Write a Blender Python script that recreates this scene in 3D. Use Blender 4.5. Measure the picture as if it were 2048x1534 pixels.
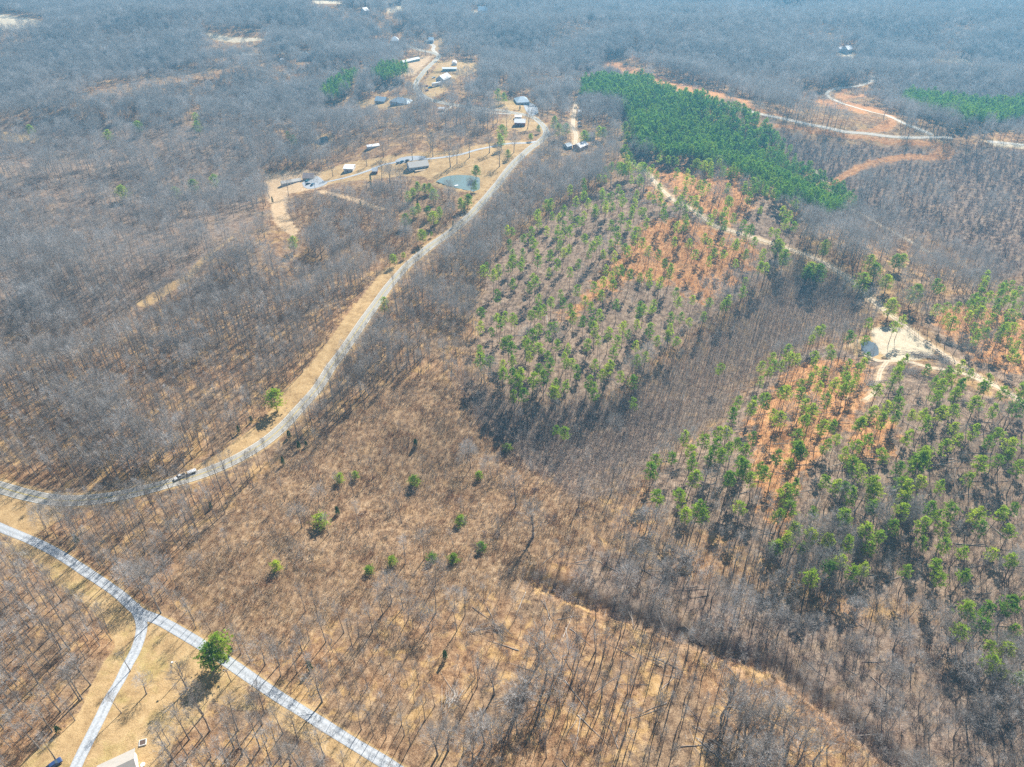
import bpy, math, random
import numpy as np
random.seed(7); rng = np.random.default_rng(11)
R = math.radians
for o in list(bpy.data.objects): bpy.data.objects.remove(o)
S = bpy.context.scene
COL = S.collection

# ------------------------------------------------------------------ camera, sky, sun, exposure
FPX, TH, CH = 1420.0, R(37.8), 240.0            # focal length in photo pixels, pitch below the horizon, height
cam = bpy.data.cameras.new("camera"); co = bpy.data.objects.new("camera", cam); COL.objects.link(co)
co.location = (0, 0, CH); co.rotation_euler = (R(90) - TH, 0, 0)
cam.sensor_width = 36; cam.lens = 36 * FPX / 2048; cam.clip_end = 30000; cam.clip_start = 1
S.camera = co
SUN_AZ, SUN_EL = 24.0, 41.0                      # azimuth clockwise from +Y
W = bpy.data.worlds.new("World"); S.world = W; W.use_nodes = True
nt = W.node_tree; sky = nt.nodes.new('ShaderNodeTexSky'); sky.sky_type = 'NISHITA'; sky.sun_disc = False
sky.sun_elevation = R(SUN_EL); sky.sun_rotation = R(SUN_AZ); sky.altitude = 300
nt.links.new(sky.outputs[0], nt.nodes['Background'].inputs[0]); nt.nodes['Background'].inputs[1].default_value = 0.05
sl = bpy.data.lights.new("sun", 'SUN'); sl.energy = 5.0; sl.angle = R(0.5); sl.color = (1, 0.95, 0.87)
so = bpy.data.objects.new("sun", sl); COL.objects.link(so); so.location = (200, 500, 500)
so.rotation_euler = (R(90 - SUN_EL), 0, R(180 - SUN_AZ))
S.view_settings.view_transform = 'Standard'; S.view_settings.look = 'None'; S.view_settings.exposure = 1.05
S.view_settings.gamma = 1
S.cycles.max_bounces = 5; S.cycles.diffuse_bounces = 3; S.cycles.transmission_bounces = 3; S.cycles.volume_bounces = 0
S.cycles.use_denoising = False; S.cycles.denoiser = 'OPENIMAGEDENOISE'
S.cycles.transparent_max_bounces = 8

# ------------------------------------------------------------------ projection helpers (photo pixels <-> world)
cT, sT = math.cos(TH), math.sin(TH)
def flat(px, py, z=0.0):
    x = (px - 1024) / FPX; y = -(py - 767) / FPX
    dx, dy, dz = x, cT + y * sT, -sT + y * cT
    t = (z - CH) / dz
    return dx * t, dy * t
def proj(x, y, z):
    zc = y * cT - (z - CH) * sT
    u = y * sT + (z - CH) * cT
    zc = np.where(zc < 1, 1, zc)
    return 1024 + FPX * x / zc, 767 - FPX * u / zc, zc
def fl(pts): return np.array([flat(*p) for p in pts])
def seg_dist(X, Y, P):
    d = np.full(X.shape, 1e9)
    for a, b in zip(P[:-1], P[1:]):
        ab = b - a; L2 = max(ab @ ab, 1e-9)
        t = np.clip(((X - a[0]) * ab[0] + (Y - a[1]) * ab[1]) / L2, 0, 1)
        d = np.minimum(d, np.hypot(X - a[0] - t * ab[0], Y - a[1] - t * ab[1]))
    return d
VALLEYS = [  # polyline in photo pixels, depth m, half width m
    (fl([(1060, 1150), (1180, 1200), (1300, 1240), (1430, 1290), (1560, 1330), (1640, 1395), (1740, 1470), (1850, 1560), (1950, 1680)]), 4.2, 3.6),
    (fl([(820, 960), (990, 880), (1150, 860), (1330, 800), (1500, 700), (1640, 590)]), 13, 34),
    (fl([(1560, 330), (1640, 375), (1750, 440), (1900, 520), (2150, 640)]), 13, 45),
    (fl([(600, 520), (500, 560), (380, 590), (200, 640), (-100, 700)]), 9, 38),
    (fl([(640, 300), (540, 330), (300, 420), (0, 480)]), 10, 50),
]
RIDGES = [
    (fl([(-200, 110), (200, 95), (500, 60), (760, 50)]), 16, 90), (fl([(1150, 60), (1500, 75), (1800, 60), (2200, 80)]), 18, 110),
    (fl([(-200, 350), (100, 350), (350, 300)]), 8, 45), (fl([(1560, 1000), (1750, 900), (1950, 860), (2200, 840)]), 6, 40), (fl([(1150, 560), (1300, 480), (1450, 420)]), 6, 50), (fl([(520, 1100), (760, 960), (900, 860)]), 4, 30),
    (fl([(-100, 260), (180, 215), (330, 185), (480, 165)]), 12, 45),
    (fl([(1500, 250), (1700, 260), (1850, 300)]), 12, 60),
    (fl([(1950, 600), (2200, 560)]), 5, 40),
    (fl([(850, 210), (1000, 225), (1090, 270), (1000, 350), (850, 500), (720, 650)]), 6, 45),
]
def terr(X, Y):
    X = np.asarray(X, float); Y = np.asarray(Y, float)
    z = 3.2 * np.sin(X / 95 + 1.3) * np.cos(Y / 120 + .4) + 2.2 * np.sin((X + Y) / 61) * np.sin((X - Y) / 77 + 2) \
        + (10.0 * np.sin(X / 260 + .5) * np.sin(Y / 230 - 1.0) + 5.5 * np.sin(X / 62 + Y / 110 + .6) * np.cos(Y / 74 - X / 200)) * np.clip((Y - 250) / 450, 0, 1)
    z = z + 0.35 * np.sin(X / 9.7 + np.sin(Y / 13)) * np.sin(Y / 11.3 + 1)
    for P, d, w in VALLEYS:
        z = z - d * np.exp(-(seg_dist(X, Y, P) / w) ** 2)
    for P, d, w in RIDGES:
        z = z + d * np.exp(-(seg_dist(X, Y, P) / w) ** 2)
    return z
def gnd(px, py, dz=0.0):
    z = 0.0
    for _ in range(25):
        x, y = flat(px, py, z + dz); z = .5 * z + .5 * float(terr(x, y))
    return np.array([x, y, float(terr(x, y))])
def wp(pts): return np.array([gnd(*p)[:2] for p in pts])
def inside(X, Y, P):
    X = np.asarray(X); Y = np.asarray(Y); c = np.zeros(X.shape, bool); n = len(P); j = n - 1
    for i in range(n):
        xi, yi = P[i]; xj, yj = P[j]
        hit = ((yi > Y) != (yj > Y))
        with np.errstate(divide='ignore', invalid='ignore'):
            c ^= hit & (X < (xj - xi) * (Y - yi) / ((yj - yi) or 1e-9) + xi)
        j = i
    return c
def sdf(X, Y, P):
    d = seg_dist(X, Y, np.vstack([P, P[:1]]))
    return np.where(inside(X, Y, P), d, -d)
def catmull(P, step=2.0):
    P = np.asarray(P, float); Q = np.vstack([2 * P[0] - P[1], P, 2 * P[-1] - P[-2]]); out = []
    for i in range(1, len(Q) - 2):
        n = max(2, int(np.hypot(*(Q[i + 1] - Q[i])) / step))
        for k in range(n):
            t = k / n
            out.append(.5 * ((2 * Q[i]) + (-Q[i - 1] + Q[i + 1]) * t + (2 * Q[i - 1] - 5 * Q[i] + 4 * Q[i + 1] - Q[i + 2]) * t * t
                             + (-Q[i - 1] + 3 * Q[i] - 3 * Q[i + 1] + Q[i + 2]) * t ** 3))
    out.append(P[-1]); return np.array(out)

# ------------------------------------------------------------------ tags and mesh helpers
def tag(o, label=None, cat=None, group=None, kind=None):
    if label: o['label'] = label
    if cat: o['category'] = cat
    if group: o['group'] = group
    if kind: o['kind'] = kind
    return o
def link(name, me, parent=None):
    o = bpy.data.objects.new(name, me); COL.objects.link(o)
    if parent: o.parent = parent
    return o
def empty(name, loc, rz=0.0):
    o = bpy.data.objects.new(name, None); COL.objects.link(o); o.location = tuple(loc); o.rotation_euler = (0, 0, rz); o.empty_display_size = .5
    return o
class Geo:
    def __init__(s): s.v = []; s.f = []; s.m = []; s.n = 0
    def add(s, V, F, m=0):
        V = np.asarray(V, float); s.v.append(V)
        for f in F: s.f.append([i + s.n for i in f])
        s.m += [m] * len(F); s.n += len(V)
    def tube(s, p0, r0, p1, r1, k=3, m=0, cap=False):
        p0 = np.asarray(p0, float); p1 = np.asarray(p1, float); d = p1 - p0; L = np.linalg.norm(d)
        if L < 1e-6: return
        d /= L; a = np.cross(d, [0, 0, 1.]) if abs(d[2]) < .9 else np.cross(d, [1., 0, 0]); a /= np.linalg.norm(a); b = np.cross(d, a)
        an = np.arange(k) * 2 * math.pi / k; c = np.cos(an)[:, None] * a + np.sin(an)[:, None] * b
        V = np.vstack([p0 + c * r0, p1 + c * r1])
        F = [(i, (i + 1) % k, k + (i + 1) % k, k + i) for i in range(k)]
        if cap: F += [tuple(range(k))[::-1], tuple(range(k, 2 * k))]
        s.add(V, F, m)
    def box(s, lo, hi, m=0, top=None):
        x0, y0, z0 = lo; x1, y1, z1 = hi
        V = [(x0, y0, z0), (x1, y0, z0), (x1, y1, z0), (x0, y1, z0), (x0, y0, z1), (x1, y0, z1), (x1, y1, z1), (x0, y1, z1)]
        if top:
            tx, ty = top; cx, cy = (x0 + x1) / 2, (y0 + y1) / 2
            V = V[:4] + [(cx + (x - cx) * tx, cy + (y - cy) * ty, z) for x, y, z in V[4:]]
        s.add(V, [(0, 3, 2, 1), (4, 5, 6, 7), (0, 1, 5, 4), (1, 2, 6, 5), (2, 3, 7, 6), (3, 0, 4, 7)], m)
    def tris(s, V, m=0):
        V = np.asarray(V).reshape(-1, 3); s.add(V, [(3 * i, 3 * i + 1, 3 * i + 2) for i in range(len(V) // 3)], m)
    def mesh(s, name, mats, smooth=False):
        me = bpy.data.meshes.new(name)
        me.from_pydata(np.vstack(s.v).tolist() if s.v else [], [], s.f)
        for mt in (mats if isinstance(mats, (list, tuple)) else [mats]): me.materials.append(mt)
        me.polygons.foreach_set('material_index', s.m)
        if smooth: me.polygons.foreach_set('use_smooth', [True] * len(s.f))
        me.update(); return me
def slivers(B, D, L, Wd, m=None):
    """thin long triangles: base points, directions, lengths, widths"""
    n = len(B); q = rng.normal(size=(n, 3)); a = np.cross(D, q); a /= np.linalg.norm(a, axis=1)[:, None] + 1e-9
    L = np.asarray(L).reshape(-1, 1); Wd = np.asarray(Wd).reshape(-1, 1)
    return np.stack([B - a * Wd / 2, B + a * Wd / 2, B + D * L], 1)

# ------------------------------------------------------------------ materials
def mat(name): 
    m = bpy.data.materials.new(name); m.use_nodes = True; n = m.node_tree; b = n.nodes['Principled BSDF']
    b.inputs['Roughness'].default_value = .9; b.inputs['Specular IOR Level'].default_value = .15
    return m, n, b
def rgb(c): return (c[0], c[1], c[2], 1)
def plain(name, c, rough=.8, spec=.2, metal=0, var=.12, scale=1.5):
    m, n, b = mat(name); N = n.nodes; L = n.links
    tc = N.new('ShaderNodeTexCoord'); ns = N.new('ShaderNodeTexNoise'); ns.inputs['Scale'].default_value = scale; ns.inputs['Detail'].default_value = 5
    L.new(tc.outputs['Object'], ns.inputs['Vector'])
    r = N.new('ShaderNodeMapRange'); r.inputs[3].default_value = 1 - var; r.inputs[4].default_value = 1 + var; L.new(ns.outputs[0], r.inputs[0])
    mx = N.new('ShaderNodeVectorMath'); mx.operation = 'SCALE'; mx.inputs[0].default_value = c[:3]; L.new(r.outputs[0], mx.inputs['Scale'])
    L.new(mx.outputs[0], b.inputs['Base Color'])
    b.inputs['Roughness'].default_value = rough; b.inputs['Specular IOR Level'].default_value = spec; b.inputs['Metallic'].default_value = metal
    return m
def varied(name, cols, transl=0.0, rough=.9):
    """colour picked per instance (Object Info random) and broken up by noise"""
    m, n, b = mat(name); N = n.nodes; L = n.links
    oi = N.new('ShaderNodeObjectInfo'); cr = N.new('ShaderNodeValToRGB'); cr.color_ramp.interpolation = 'LINEAR'
    e = cr.color_ramp.elements
    while len(e) < len(cols): e.new(.5)
    for i, c in enumerate(cols): e[i].position = i / (len(cols) - 1); e[i].color = rgb(c)
    g = N.new('ShaderNodeNewGeometry'); n2 = N.new('ShaderNodeTexNoise'); n2.inputs['Scale'].default_value = .075; n2.inputs['Detail'].default_value = 4; L.new(g.outputs['Position'], n2.inputs['Vector'])
    r2 = N.new('ShaderNodeMapRange'); r2.inputs[1].default_value = .34; r2.inputs[2].default_value = .66; r2.inputs[3].default_value = -.25; r2.inputs[4].default_value = .45; L.new(n2.outputs[0], r2.inputs[0])
    ad = N.new('ShaderNodeMath'); ad.operation = 'MULTIPLY_ADD'; ad.inputs[1].default_value = .75; L.new(oi.outputs['Random'], ad.inputs[0]); L.new(r2.outputs[0], ad.inputs[2]); L.new(ad.outputs[0], cr.inputs[0]); ns = N.new('ShaderNodeTexNoise'); ns.inputs['Scale'].default_value = .6; ns.inputs['Detail'].default_value = 3
    L.new(g.outputs['Position'], ns.inputs['Vector'])
    r = N.new('ShaderNodeMapRange'); r.inputs[1].default_value = .3; r.inputs[2].default_value = .7; r.inputs[3].default_value = .68; r.inputs[4].default_value = 1.35; L.new(ns.outputs[0], r.inputs[0])
    mx = N.new('ShaderNodeVectorMath'); mx.operation = 'SCALE'; L.new(cr.outputs[0], mx.inputs[0]); L.new(r.outputs[0], mx.inputs['Scale'])
    L.new(mx.outputs[0], b.inputs['Base Color']); b.inputs['Roughness'].default_value = rough
    if transl:
        t = N.new('ShaderNodeBsdfTranslucent'); L.new(mx.outputs[0], t.inputs[0]); ms = N.new('ShaderNodeMixShader'); ms.inputs[0].default_value = transl
        L.new(b.outputs[0], ms.inputs[1]); L.new(t.outputs[0], ms.inputs[2]); L.new(ms.outputs[0], n.nodes['Material Output'].inputs[0])
    return m
M_BARK = varied('bark', [(.24, .205, .17), (.31, .275, .235), (.20, .17, .145), (.40, .36, .32)])
M_TWIG = varied('twig', [(.22, .19, .165), (.30, .265, .235), (.37, .335, .30), (.46, .425, .39), (.56, .53, .50)], transl=.22)
M_TWIGF = varied('twig_far', [(.32, .30, .28), (.40, .375, .35), (.36, .33, .30), (.47, .45, .43), (.54, .52, .50)], transl=.25)
M_PBARK = varied('pine_bark', [(.12, .085, .065), (.16, .12, .095), (.10, .075, .06)])
M_NEEDLE = varied('needles', [(.20, .36, .05), (.32, .47, .05), (.44, .57, .06), (.58, .66, .08)], transl=.6)
M_DENSE = varied('plantation_needles', [(.14, .30, .045), (.20, .38, .05), (.27, .45, .055), (.36, .52, .06)], transl=.5)
M_CEDAR = varied('cedar_foliage', [(.05, .10, .025), (.07, .12, .025), (.06, .10, .03)], transl=.2)
M_BRUSH = varied('brush', [(.26, .12, .065), (.38, .21, .11), (.33, .24, .155), (.45, .355, .24), (.38, .33, .27), (.50, .45, .39)])
M_SAPL = varied('sapling', [(.42, .37, .32), (.50, .46, .42), (.36, .31, .27), (.44, .37, .31)])
M_REGROW = varied('regrowth', [(.24, .19, .18), (.34, .29, .27), (.28, .18, .15), (.19, .16, .155)])
M_SEDGE = varied('sedge', [(.50, .28, .13), (.58, .36, .18), (.40, .22, .11), (.62, .44, .25)], transl=.2)
M_LOG = varied('log', [(.22, .18, .15), (.32, .275, .235), (.42, .375, .33), (.52, .48, .43)])

# ------------------------------------------------------------------ layout drawn over the photo, in photo pixels
ROAD_MAIN = [(-260, 880), (-150, 925), (-60, 958), (0, 975), (59, 991), (117, 1001), (176, 1000), (235, 992), (293, 979), (352, 963), (411, 945), (469, 920), (528, 885), (569, 850),
    (598, 818), (636, 775), (662, 734), (687, 701), (713, 663), (738, 627), (763, 592), (789, 559), (814, 531), (840, 509), (865, 489), (915, 453), (952, 418), (976, 391), (1000, 362),
    (1024, 331), (1055, 301), (1078, 284), (1091, 271), (1091, 259), (1081, 246), (1067, 235), (1047, 229), (1024, 225), (985, 219), (946, 215), (916, 211), (887, 206), (859, 199),
    (842, 189), (832, 175), (834, 162), (844, 148), (859, 132), (873, 119), (877, 112), (866, 106), (844, 101), (815, 92)]
DRIVE_N = [(-120, 1010), (-40, 1038), (0, 1055), (59, 1079), (117, 1108), (176, 1146), (235, 1186), (279, 1224), (323, 1243), (396, 1285), (450, 1320), (548, 1387), (621, 1433), (694, 1479), (780, 1531), (860, 1585), (960, 1650)]
DRIVE_S = [(268, 1212), (281, 1237), (283, 1262), (272, 1299), (255, 1331), (239, 1363), (220, 1395), (202, 1432), (179, 1478), (161, 1514), (140, 1560), (110, 1620)]
TRACK_R = [(1255, 322), (1280, 334), (1300, 352), (1327, 382), (1350, 402), (1372, 412), (1400, 430), (1430, 452), (1465, 462), (1510, 476), (1560, 492), (1600, 505), (1640, 522), (1680, 545), (1712, 570),
    (1738, 595), (1770, 622), (1800, 645), (1835, 672), (1870, 697), (1905, 720), (1960, 755), (2010, 782), (2060, 815), (2160, 880)]
TRACK_R2 = [(1700, 690), (1745, 718), (1775, 722), (1810, 722), (1860, 735), (1920, 745), (1985, 772)]
TRACK_R3 = [(1775, 722), (1762, 740), (1755, 765), (1748, 785), (1730, 800)]
TRACK_FAR = [(1300, 188), (1340, 192), (1400, 200), (1450, 210), (1513, 226), (1560, 236), (1610, 247), (1660, 257), (1720, 266), (1780, 273), (1840, 275), (1905, 276)]
TRACK_FAR2 = [(1865, 270), (1830, 255), (1795, 240), (1750, 226), (1715, 216), (1680, 205), (1656, 193), (1658, 182), (1680, 176), (1720, 171), (1742, 163), (1748, 155), (1740, 150)]
TRACK_E = [(1975, 283), (2010, 286), (2048, 290), (2150, 298)]
TRACK_MID = [(1150, 292), (1152, 270), (1146, 250), (1150, 215), (1156, 200)]
DRIVE_H = [(1073, 283), (1050, 286), (1010, 288), (960, 298), (925, 308), (890, 314), (850, 318), (820, 318), (790, 325), (765, 330), (740, 340), (710, 350), (680, 358), (650, 364), (625, 366)]
DIRT_L = [(556, 385), (552, 405), (553, 425), (562, 445), (575, 458), (585, 468)]
DIRT_M = [(640, 383), (680, 392), (710, 400), (740, 412), (765, 418)]
SPUR = [(877, 110), (866, 100), (868, 93), (860, 86), (852, 80)]
SPUR2 = [(1022, 228), (990, 226), (960, 222), (935, 219)]
SPUR3 = [(905, 212), (893, 219), (880, 229)]
ROAD_FAR = [(815, 92), (793, 89), (742, 93), (690, 101), (605, 104), (509, 109), (420, 112)]

CLEAR = {  # treeless or nearly treeless patches: polygon, cover
    'verge': ([(381, 945), (381, 935), (440, 906), (493, 865), (528, 838), (562, 788), (606, 744), (662, 676), (713, 607), (733, 582), (765, 540), (806, 524), (822, 520), (789, 555), (738, 624), (687, 698), (636, 772), (569, 846), (528, 881), (469, 917)], 'tan'),
    'corner': ([(-60, 985), (40, 1005), (110, 1015), (130, 1035), (85, 1060), (50, 1078), (0, 1060), (-60, 1040)], 'tan'),
    'lawn': ([(-20, 1075), (60, 1092), (120, 1125), (210, 1175), (280, 1240), (330, 1262), (420, 1310), (448, 1342), (500, 1390), (520, 1420), (470, 1420), (420, 1400), (400, 1440), (352, 1470), (330, 1534), (320, 1640), (20, 1640), (40, 1530), (85, 1490), (120, 1470), (160, 1425), (180, 1375), (205, 1330), (232, 1292), (215, 1255), (170, 1210), (120, 1175), (60, 1120)], 'lawn'),
    'lawn_strip': ([(530, 1400), (590, 1430), (700, 1500), (800, 1570), (740, 1570), (640, 1500), (540, 1440)], 'tan'),
    'home_lot': ([(527, 350), (560, 342), (610, 338), (650, 344), (690, 346), (660, 368), (640, 376), (620, 380), (575, 388), (575, 420), (580, 440), (600, 465), (585, 476), (555, 450), (545, 420), (532, 390)], 'soil'),
    'house_lawn': ([(640, 345), (690, 326), (740, 318), (790, 312), (850, 304), (900, 302), (960, 290), (1040, 280), (1075, 288), (1040, 305), (1005, 340), (975, 375), (940, 412), (925, 400), (960, 385), (950, 352), (900, 352), (870, 362), (840, 352), (800, 352), (750, 358), (700, 362), (650, 370)], 'tan'),
    'farm_lawn': ([(842, 186), (850, 160), (868, 140), (880, 122), (915, 120), (955, 126), (965, 138), (940, 148), (915, 152), (900, 172), (880, 188), (862, 196)], 'lawn'),
    'upper_lot': ([(800, 130), (815, 116), (862, 112), (858, 122), (840, 140), (828, 152), (800, 150), (790, 140)], 'soil'),
    'hill_lawn': ([(868, 104), (862, 92), (868, 80), (888, 74), (890, 82), (880, 98)], 'tan'),
    'spur_lawn': ([(980, 210), (1010, 200), (1036, 196), (1060, 200), (1080, 226), (1060, 226), (1030, 220), (990, 214)], 'lawn'),
    'red_bank': ([(905, 205), (940, 203), (968, 207), (985, 214), (950, 212), (915, 209)], 'orange'),
    'lower_lot': ([(1010, 232), (1050, 234), (1070, 244), (1080, 256), (1060, 262), (1040, 262), (1015, 256), (1000, 240)], 'tan'),
    'left_house_lot': ([(700, 205), (760, 194), (830, 190), (838, 200), (810, 212), (770, 218), (720, 214)], 'tan'),
    'field_far': ([(-100, 22), (20, 30), (92, 42), (88, 54), (20, 60), (-100, 62)], 'pale'),
    'field_far2': ([(405, 64), (430, 66), (470, 74), (510, 75), (550, 77), (500, 84), (475, 86), (425, 80)], 'pale'),
    'field_far3': ([(772, 18), (790, 13), (808, 10), (804, 24), (775, 30)], 'pale'),
    'field_far4': ([(930, 24), (950, 20), (975, 24), (985, 28), (950, 30)], 'pale'),
    'field_far5': ([(1670, 100), (1700, 98), (1712, 112), (1700, 122), (1686, 118)], 'pale'),
    'field_far6': ([(1860, 112), (1910, 114), (1960, 124), (1940, 128), (1880, 122)], 'pale'),
    'field_top': ([(620, 0), (680, 2), (690, 8), (630, 8)], 'pale'),
    'gap_left': ([(270, 608), (300, 588), (335, 568), (372, 550), (395, 522), (425, 502), (450, 484), (466, 470), (470, 474), (440, 496), (405, 528), (380, 562), (340, 585), (290, 616)], 'tan'),
    'gap_left2': ([(0, 262), (40, 268), (80, 272), (76, 284), (30, 284), (0, 280)], 'tan'),
    'ridge_gap': ([(170, 190), (250, 168), (330, 150), (420, 136), (480, 128), (530, 114), (530, 124), (430, 150), (330, 168), (250, 186), (180, 204)], 'none'),
    'sand': ([(1740, 655), (1790, 652), (1830, 660), (1865, 690), (1872, 708), (1840, 722), (1780, 722), (1755, 700), (1742, 680)], 'pale'),
    'orange_far': ([(1205, 118), (1232, 120), (1250, 132), (1290, 142), (1340, 158), (1400, 172), (1450, 184), (1450, 194), (1420, 200), (1370, 184), (1330, 190), (1320, 166), (1280, 152), (1240, 142), (1212, 128)], 'orange'),
    'orange_far2': ([(1540, 246), (1600, 252), (1680, 262), (1760, 278), (1850, 282), (1895, 290), (1890, 318), (1855, 322), (1810, 318), (1740, 336), (1690, 356), (1672, 352), (1720, 328), (1800, 310), (1862, 308), (1872, 296), (1780, 288), (1700, 276), (1600, 262)], 'orange'),
    'orange_far3': ([(1600, 182), (1620, 190), (1660, 200), (1720, 218), (1740, 232), (1790, 246), (1775, 262), (1740, 262), (1770, 240), (1700, 222), (1640, 206)], 'orange'),
    'orange_far4': ([(1680, 190), (1720, 188), (1760, 188), (1790, 186), (1690, 196), (1700, 208), (1760, 216), (1785, 232), (1740, 222), (1690, 206), (1674, 196)], 'orange'),
    'orange_far5': ([(1140, 158), (1180, 150), (1200, 152), (1170, 160)], 'orange'),
    'east_gap': ([(1970, 280), (2120, 288), (2150, 302), (1990, 294)], 'pale'),
}
PONDS = {'pond': [(875, 369), (890, 358), (915, 351), (945, 350), (959, 354), (959, 376), (948, 382), (925, 378), (900, 374)],
         'small_pond': [(1722, 690), (1735, 684), (1750, 687), (1757, 696), (1756, 708), (1740, 711), (1725, 706)],
         'dark_pond': [(630, 283), (640, 274), (652, 268), (658, 278), (650, 290), (638, 291)]}
ORANGE = [[(1285, 335), (1480, 340), (1520, 370), (1500, 430), (1460, 452), (1400, 425), (1340, 380), (1300, 350)],
          [(1290, 370), (1340, 400), (1330, 410), (1285, 395)],
          [(1300, 440), (1380, 430), (1430, 455), (1500, 490), (1520, 520), (1480, 560), (1430, 590), (1400, 600), (1340, 570), (1260, 560), (1200, 600), (1150, 640), (1120, 640), (1190, 560), (1250, 490)],
          [(1860, 620), (1950, 610), (2150, 630), (2150, 760), (2020, 750), (1960, 720), (1900, 680), (1870, 650)],
          [(1520, 800), (1580, 730), (1640, 715), (1740, 725), (1745, 780), (1700, 860), (1640, 900), (1600, 960), (1570, 1080), (1530, 1040), (1500, 930), (1490, 860)],
          [(1700, 850), (1760, 820), (1800, 860), (1770, 920), (1700, 930)]]
PINE_DENSE = [[(1160, 182), (1200, 170), (1270, 172), (1300, 176), (1320, 192), (1370, 208), (1430, 228), (1500, 248), (1540, 280), (1570, 318), (1600, 350), (1640, 380), (1700, 410), (1700, 436), (1650, 446), (1590, 436), (1540, 420), (1480, 372), (1440, 348), (1330, 330), (1280, 322), (1262, 300), (1262, 270), (1250, 236), (1200, 214), (1160, 208)],
              [(1800, 205), (1830, 204), (1890, 214), (1960, 222), (2048, 218), (2200, 226), (2200, 262), (2048, 250), (1980, 262), (1920, 262), (1860, 244), (1800, 226)],
              [(640, 205), (665, 180), (700, 160), (720, 160), (700, 190), (670, 212)], [(742, 170), (760, 150), (800, 146), (822, 154), (800, 168), (770, 174)]]
B1 = [(1285, 325), (1340, 330), (1500, 375), (1580, 430), (1600, 480), (1545, 545), (1490, 590), (1450, 620), (1408, 645), (1352, 690), (1290, 725), (1243, 775), (1182, 800), (1111, 800), (1026, 800), (962, 740), (955, 612), (975, 545), (1005, 500), (1058, 456), (1103, 427), (1150, 400), (1205, 378), (1240, 350)]
B2 = [(1295, 960), (1350, 915), (1400, 880), (1470, 820), (1510, 770), (1575, 712), (1650, 690), (1720, 712), (1800, 735), (1900, 770), (2048, 820), (2300, 900), (2300, 1500), (2048, 1420), (1950, 1330), (1900, 1260), (1830, 1200), (1640, 1190), (1560, 1130), (1430, 1070), (1310, 1020)]
B3 = [(1855, 610), (1950, 590), (2048, 590), (2300, 570), (2300, 780), (2060, 790), (1960, 740), (1880, 690), (1850, 650)]
SAPL = [(1240, 790), (1300, 735), (1420, 655), (1480, 605), (1560, 545), (1620, 520), (1690, 560), (1740, 605), (1715, 680), (1640, 685), (1560, 712), (1500, 770), (1440, 845), (1330, 915), (1270, 990), (1150, 1010), (1020, 900), (940, 830), (900, 760), (950, 700), (958, 745), (1026, 805), (1111, 805)]
THICK = [(540, 930), (600, 890), (660, 850), (760, 780), (880, 740), (940, 830), (1020, 900), (1150, 1010), (1230, 1030), (1160, 1100), (1050, 1140), (960, 1200), (800, 1215), (650, 1240), (560, 1320), (470, 1300), (400, 1230), (345, 1170), (360, 1110), (420, 1060)]
REGROW = [(1330, 205), (1500, 240), (1880, 300), (2100, 300), (2150, 520), (2000, 560), (1850, 470), (1700, 440), (1640, 375), (1560, 300), (1480, 232)]
YOUNG_L = [(0, 240), (200, 235), (500, 240), (600, 300), (520, 350), (530, 450), (400, 560), (250, 640), (-200, 640), (-300, 300)]
POCKET = [(575, 400), (640, 385), (720, 380), (790, 360), (850, 372), (900, 385), (935, 410), (900, 450), (840, 490), (790, 530), (700, 500), (600, 480)]
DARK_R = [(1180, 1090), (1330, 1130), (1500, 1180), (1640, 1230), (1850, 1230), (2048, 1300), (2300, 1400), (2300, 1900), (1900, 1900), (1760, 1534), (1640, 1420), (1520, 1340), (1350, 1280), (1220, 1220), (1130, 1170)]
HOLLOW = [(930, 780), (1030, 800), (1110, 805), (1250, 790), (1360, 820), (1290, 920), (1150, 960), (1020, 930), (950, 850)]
BANDS = [[(1212, 122), (1240, 138), (1290, 150), (1340, 165), (1400, 180), (1450, 190), (1500, 206)], [(1500, 246), (1600, 256), (1700, 268), (1790, 284), (1893, 292), (1888, 316), (1810, 313), (1740, 325), (1695, 346), (1665, 368), (1655, 385)],
    [(1700, 176), (1676, 190), (1700, 207), (1750, 218), (1785, 236), (1775, 260), (1720, 262)], [(1330, 192), (1400, 190), (1460, 196), (1500, 214), (1560, 232)], [(1590, 185), (1620, 195), (1665, 205)], [(1600, 340), (1640, 362), (1670, 392), (1700, 402)], [(1268, 100), (1270, 118)], [(1145, 158), (1195, 152)]]
BANDS_W = [catmull(wp(p), 12) for p in BANDS]
TRACK_D = [(1630, 340), (1665, 385), (1700, 415), (1760, 450), (1830, 488), (1900, 530)]
CLEAR_W = {k: wp(catmull(v[0] + v[0][:1], 1e9)[:-1]) if False else wp(v[0]) for k, v in CLEAR.items()}
PONDS_W = {k: wp(v) for k, v in PONDS.items()}
rd = lambda P, s=3.0: catmull(wp(P), s)
W_MAIN, W_DN, W_DS = rd(ROAD_MAIN, 2.5), rd(DRIVE_N, 1.5), rd(DRIVE_S, 1.5)
W_T = [rd(TRACK_R), rd(TRACK_R2, 2), rd(TRACK_R3, 2), rd(TRACK_FAR, 6), rd(TRACK_FAR2, 6), rd(TRACK_E, 6), rd(TRACK_MID, 5), rd(DRIVE_H), rd(DIRT_L), rd(DIRT_M), rd(SPUR, 5), rd(SPUR2, 5), rd(SPUR3, 4), rd(ROAD_FAR, 8), rd(TRACK_D, 5)]
T_WID = [4.6, 3.6, 3.2, 4.2, 4.2, 4.6, 5.5, 3.6, 5.0, 4.5, 5.0, 3.5, 3.5, 6.0, 3.4]

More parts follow.
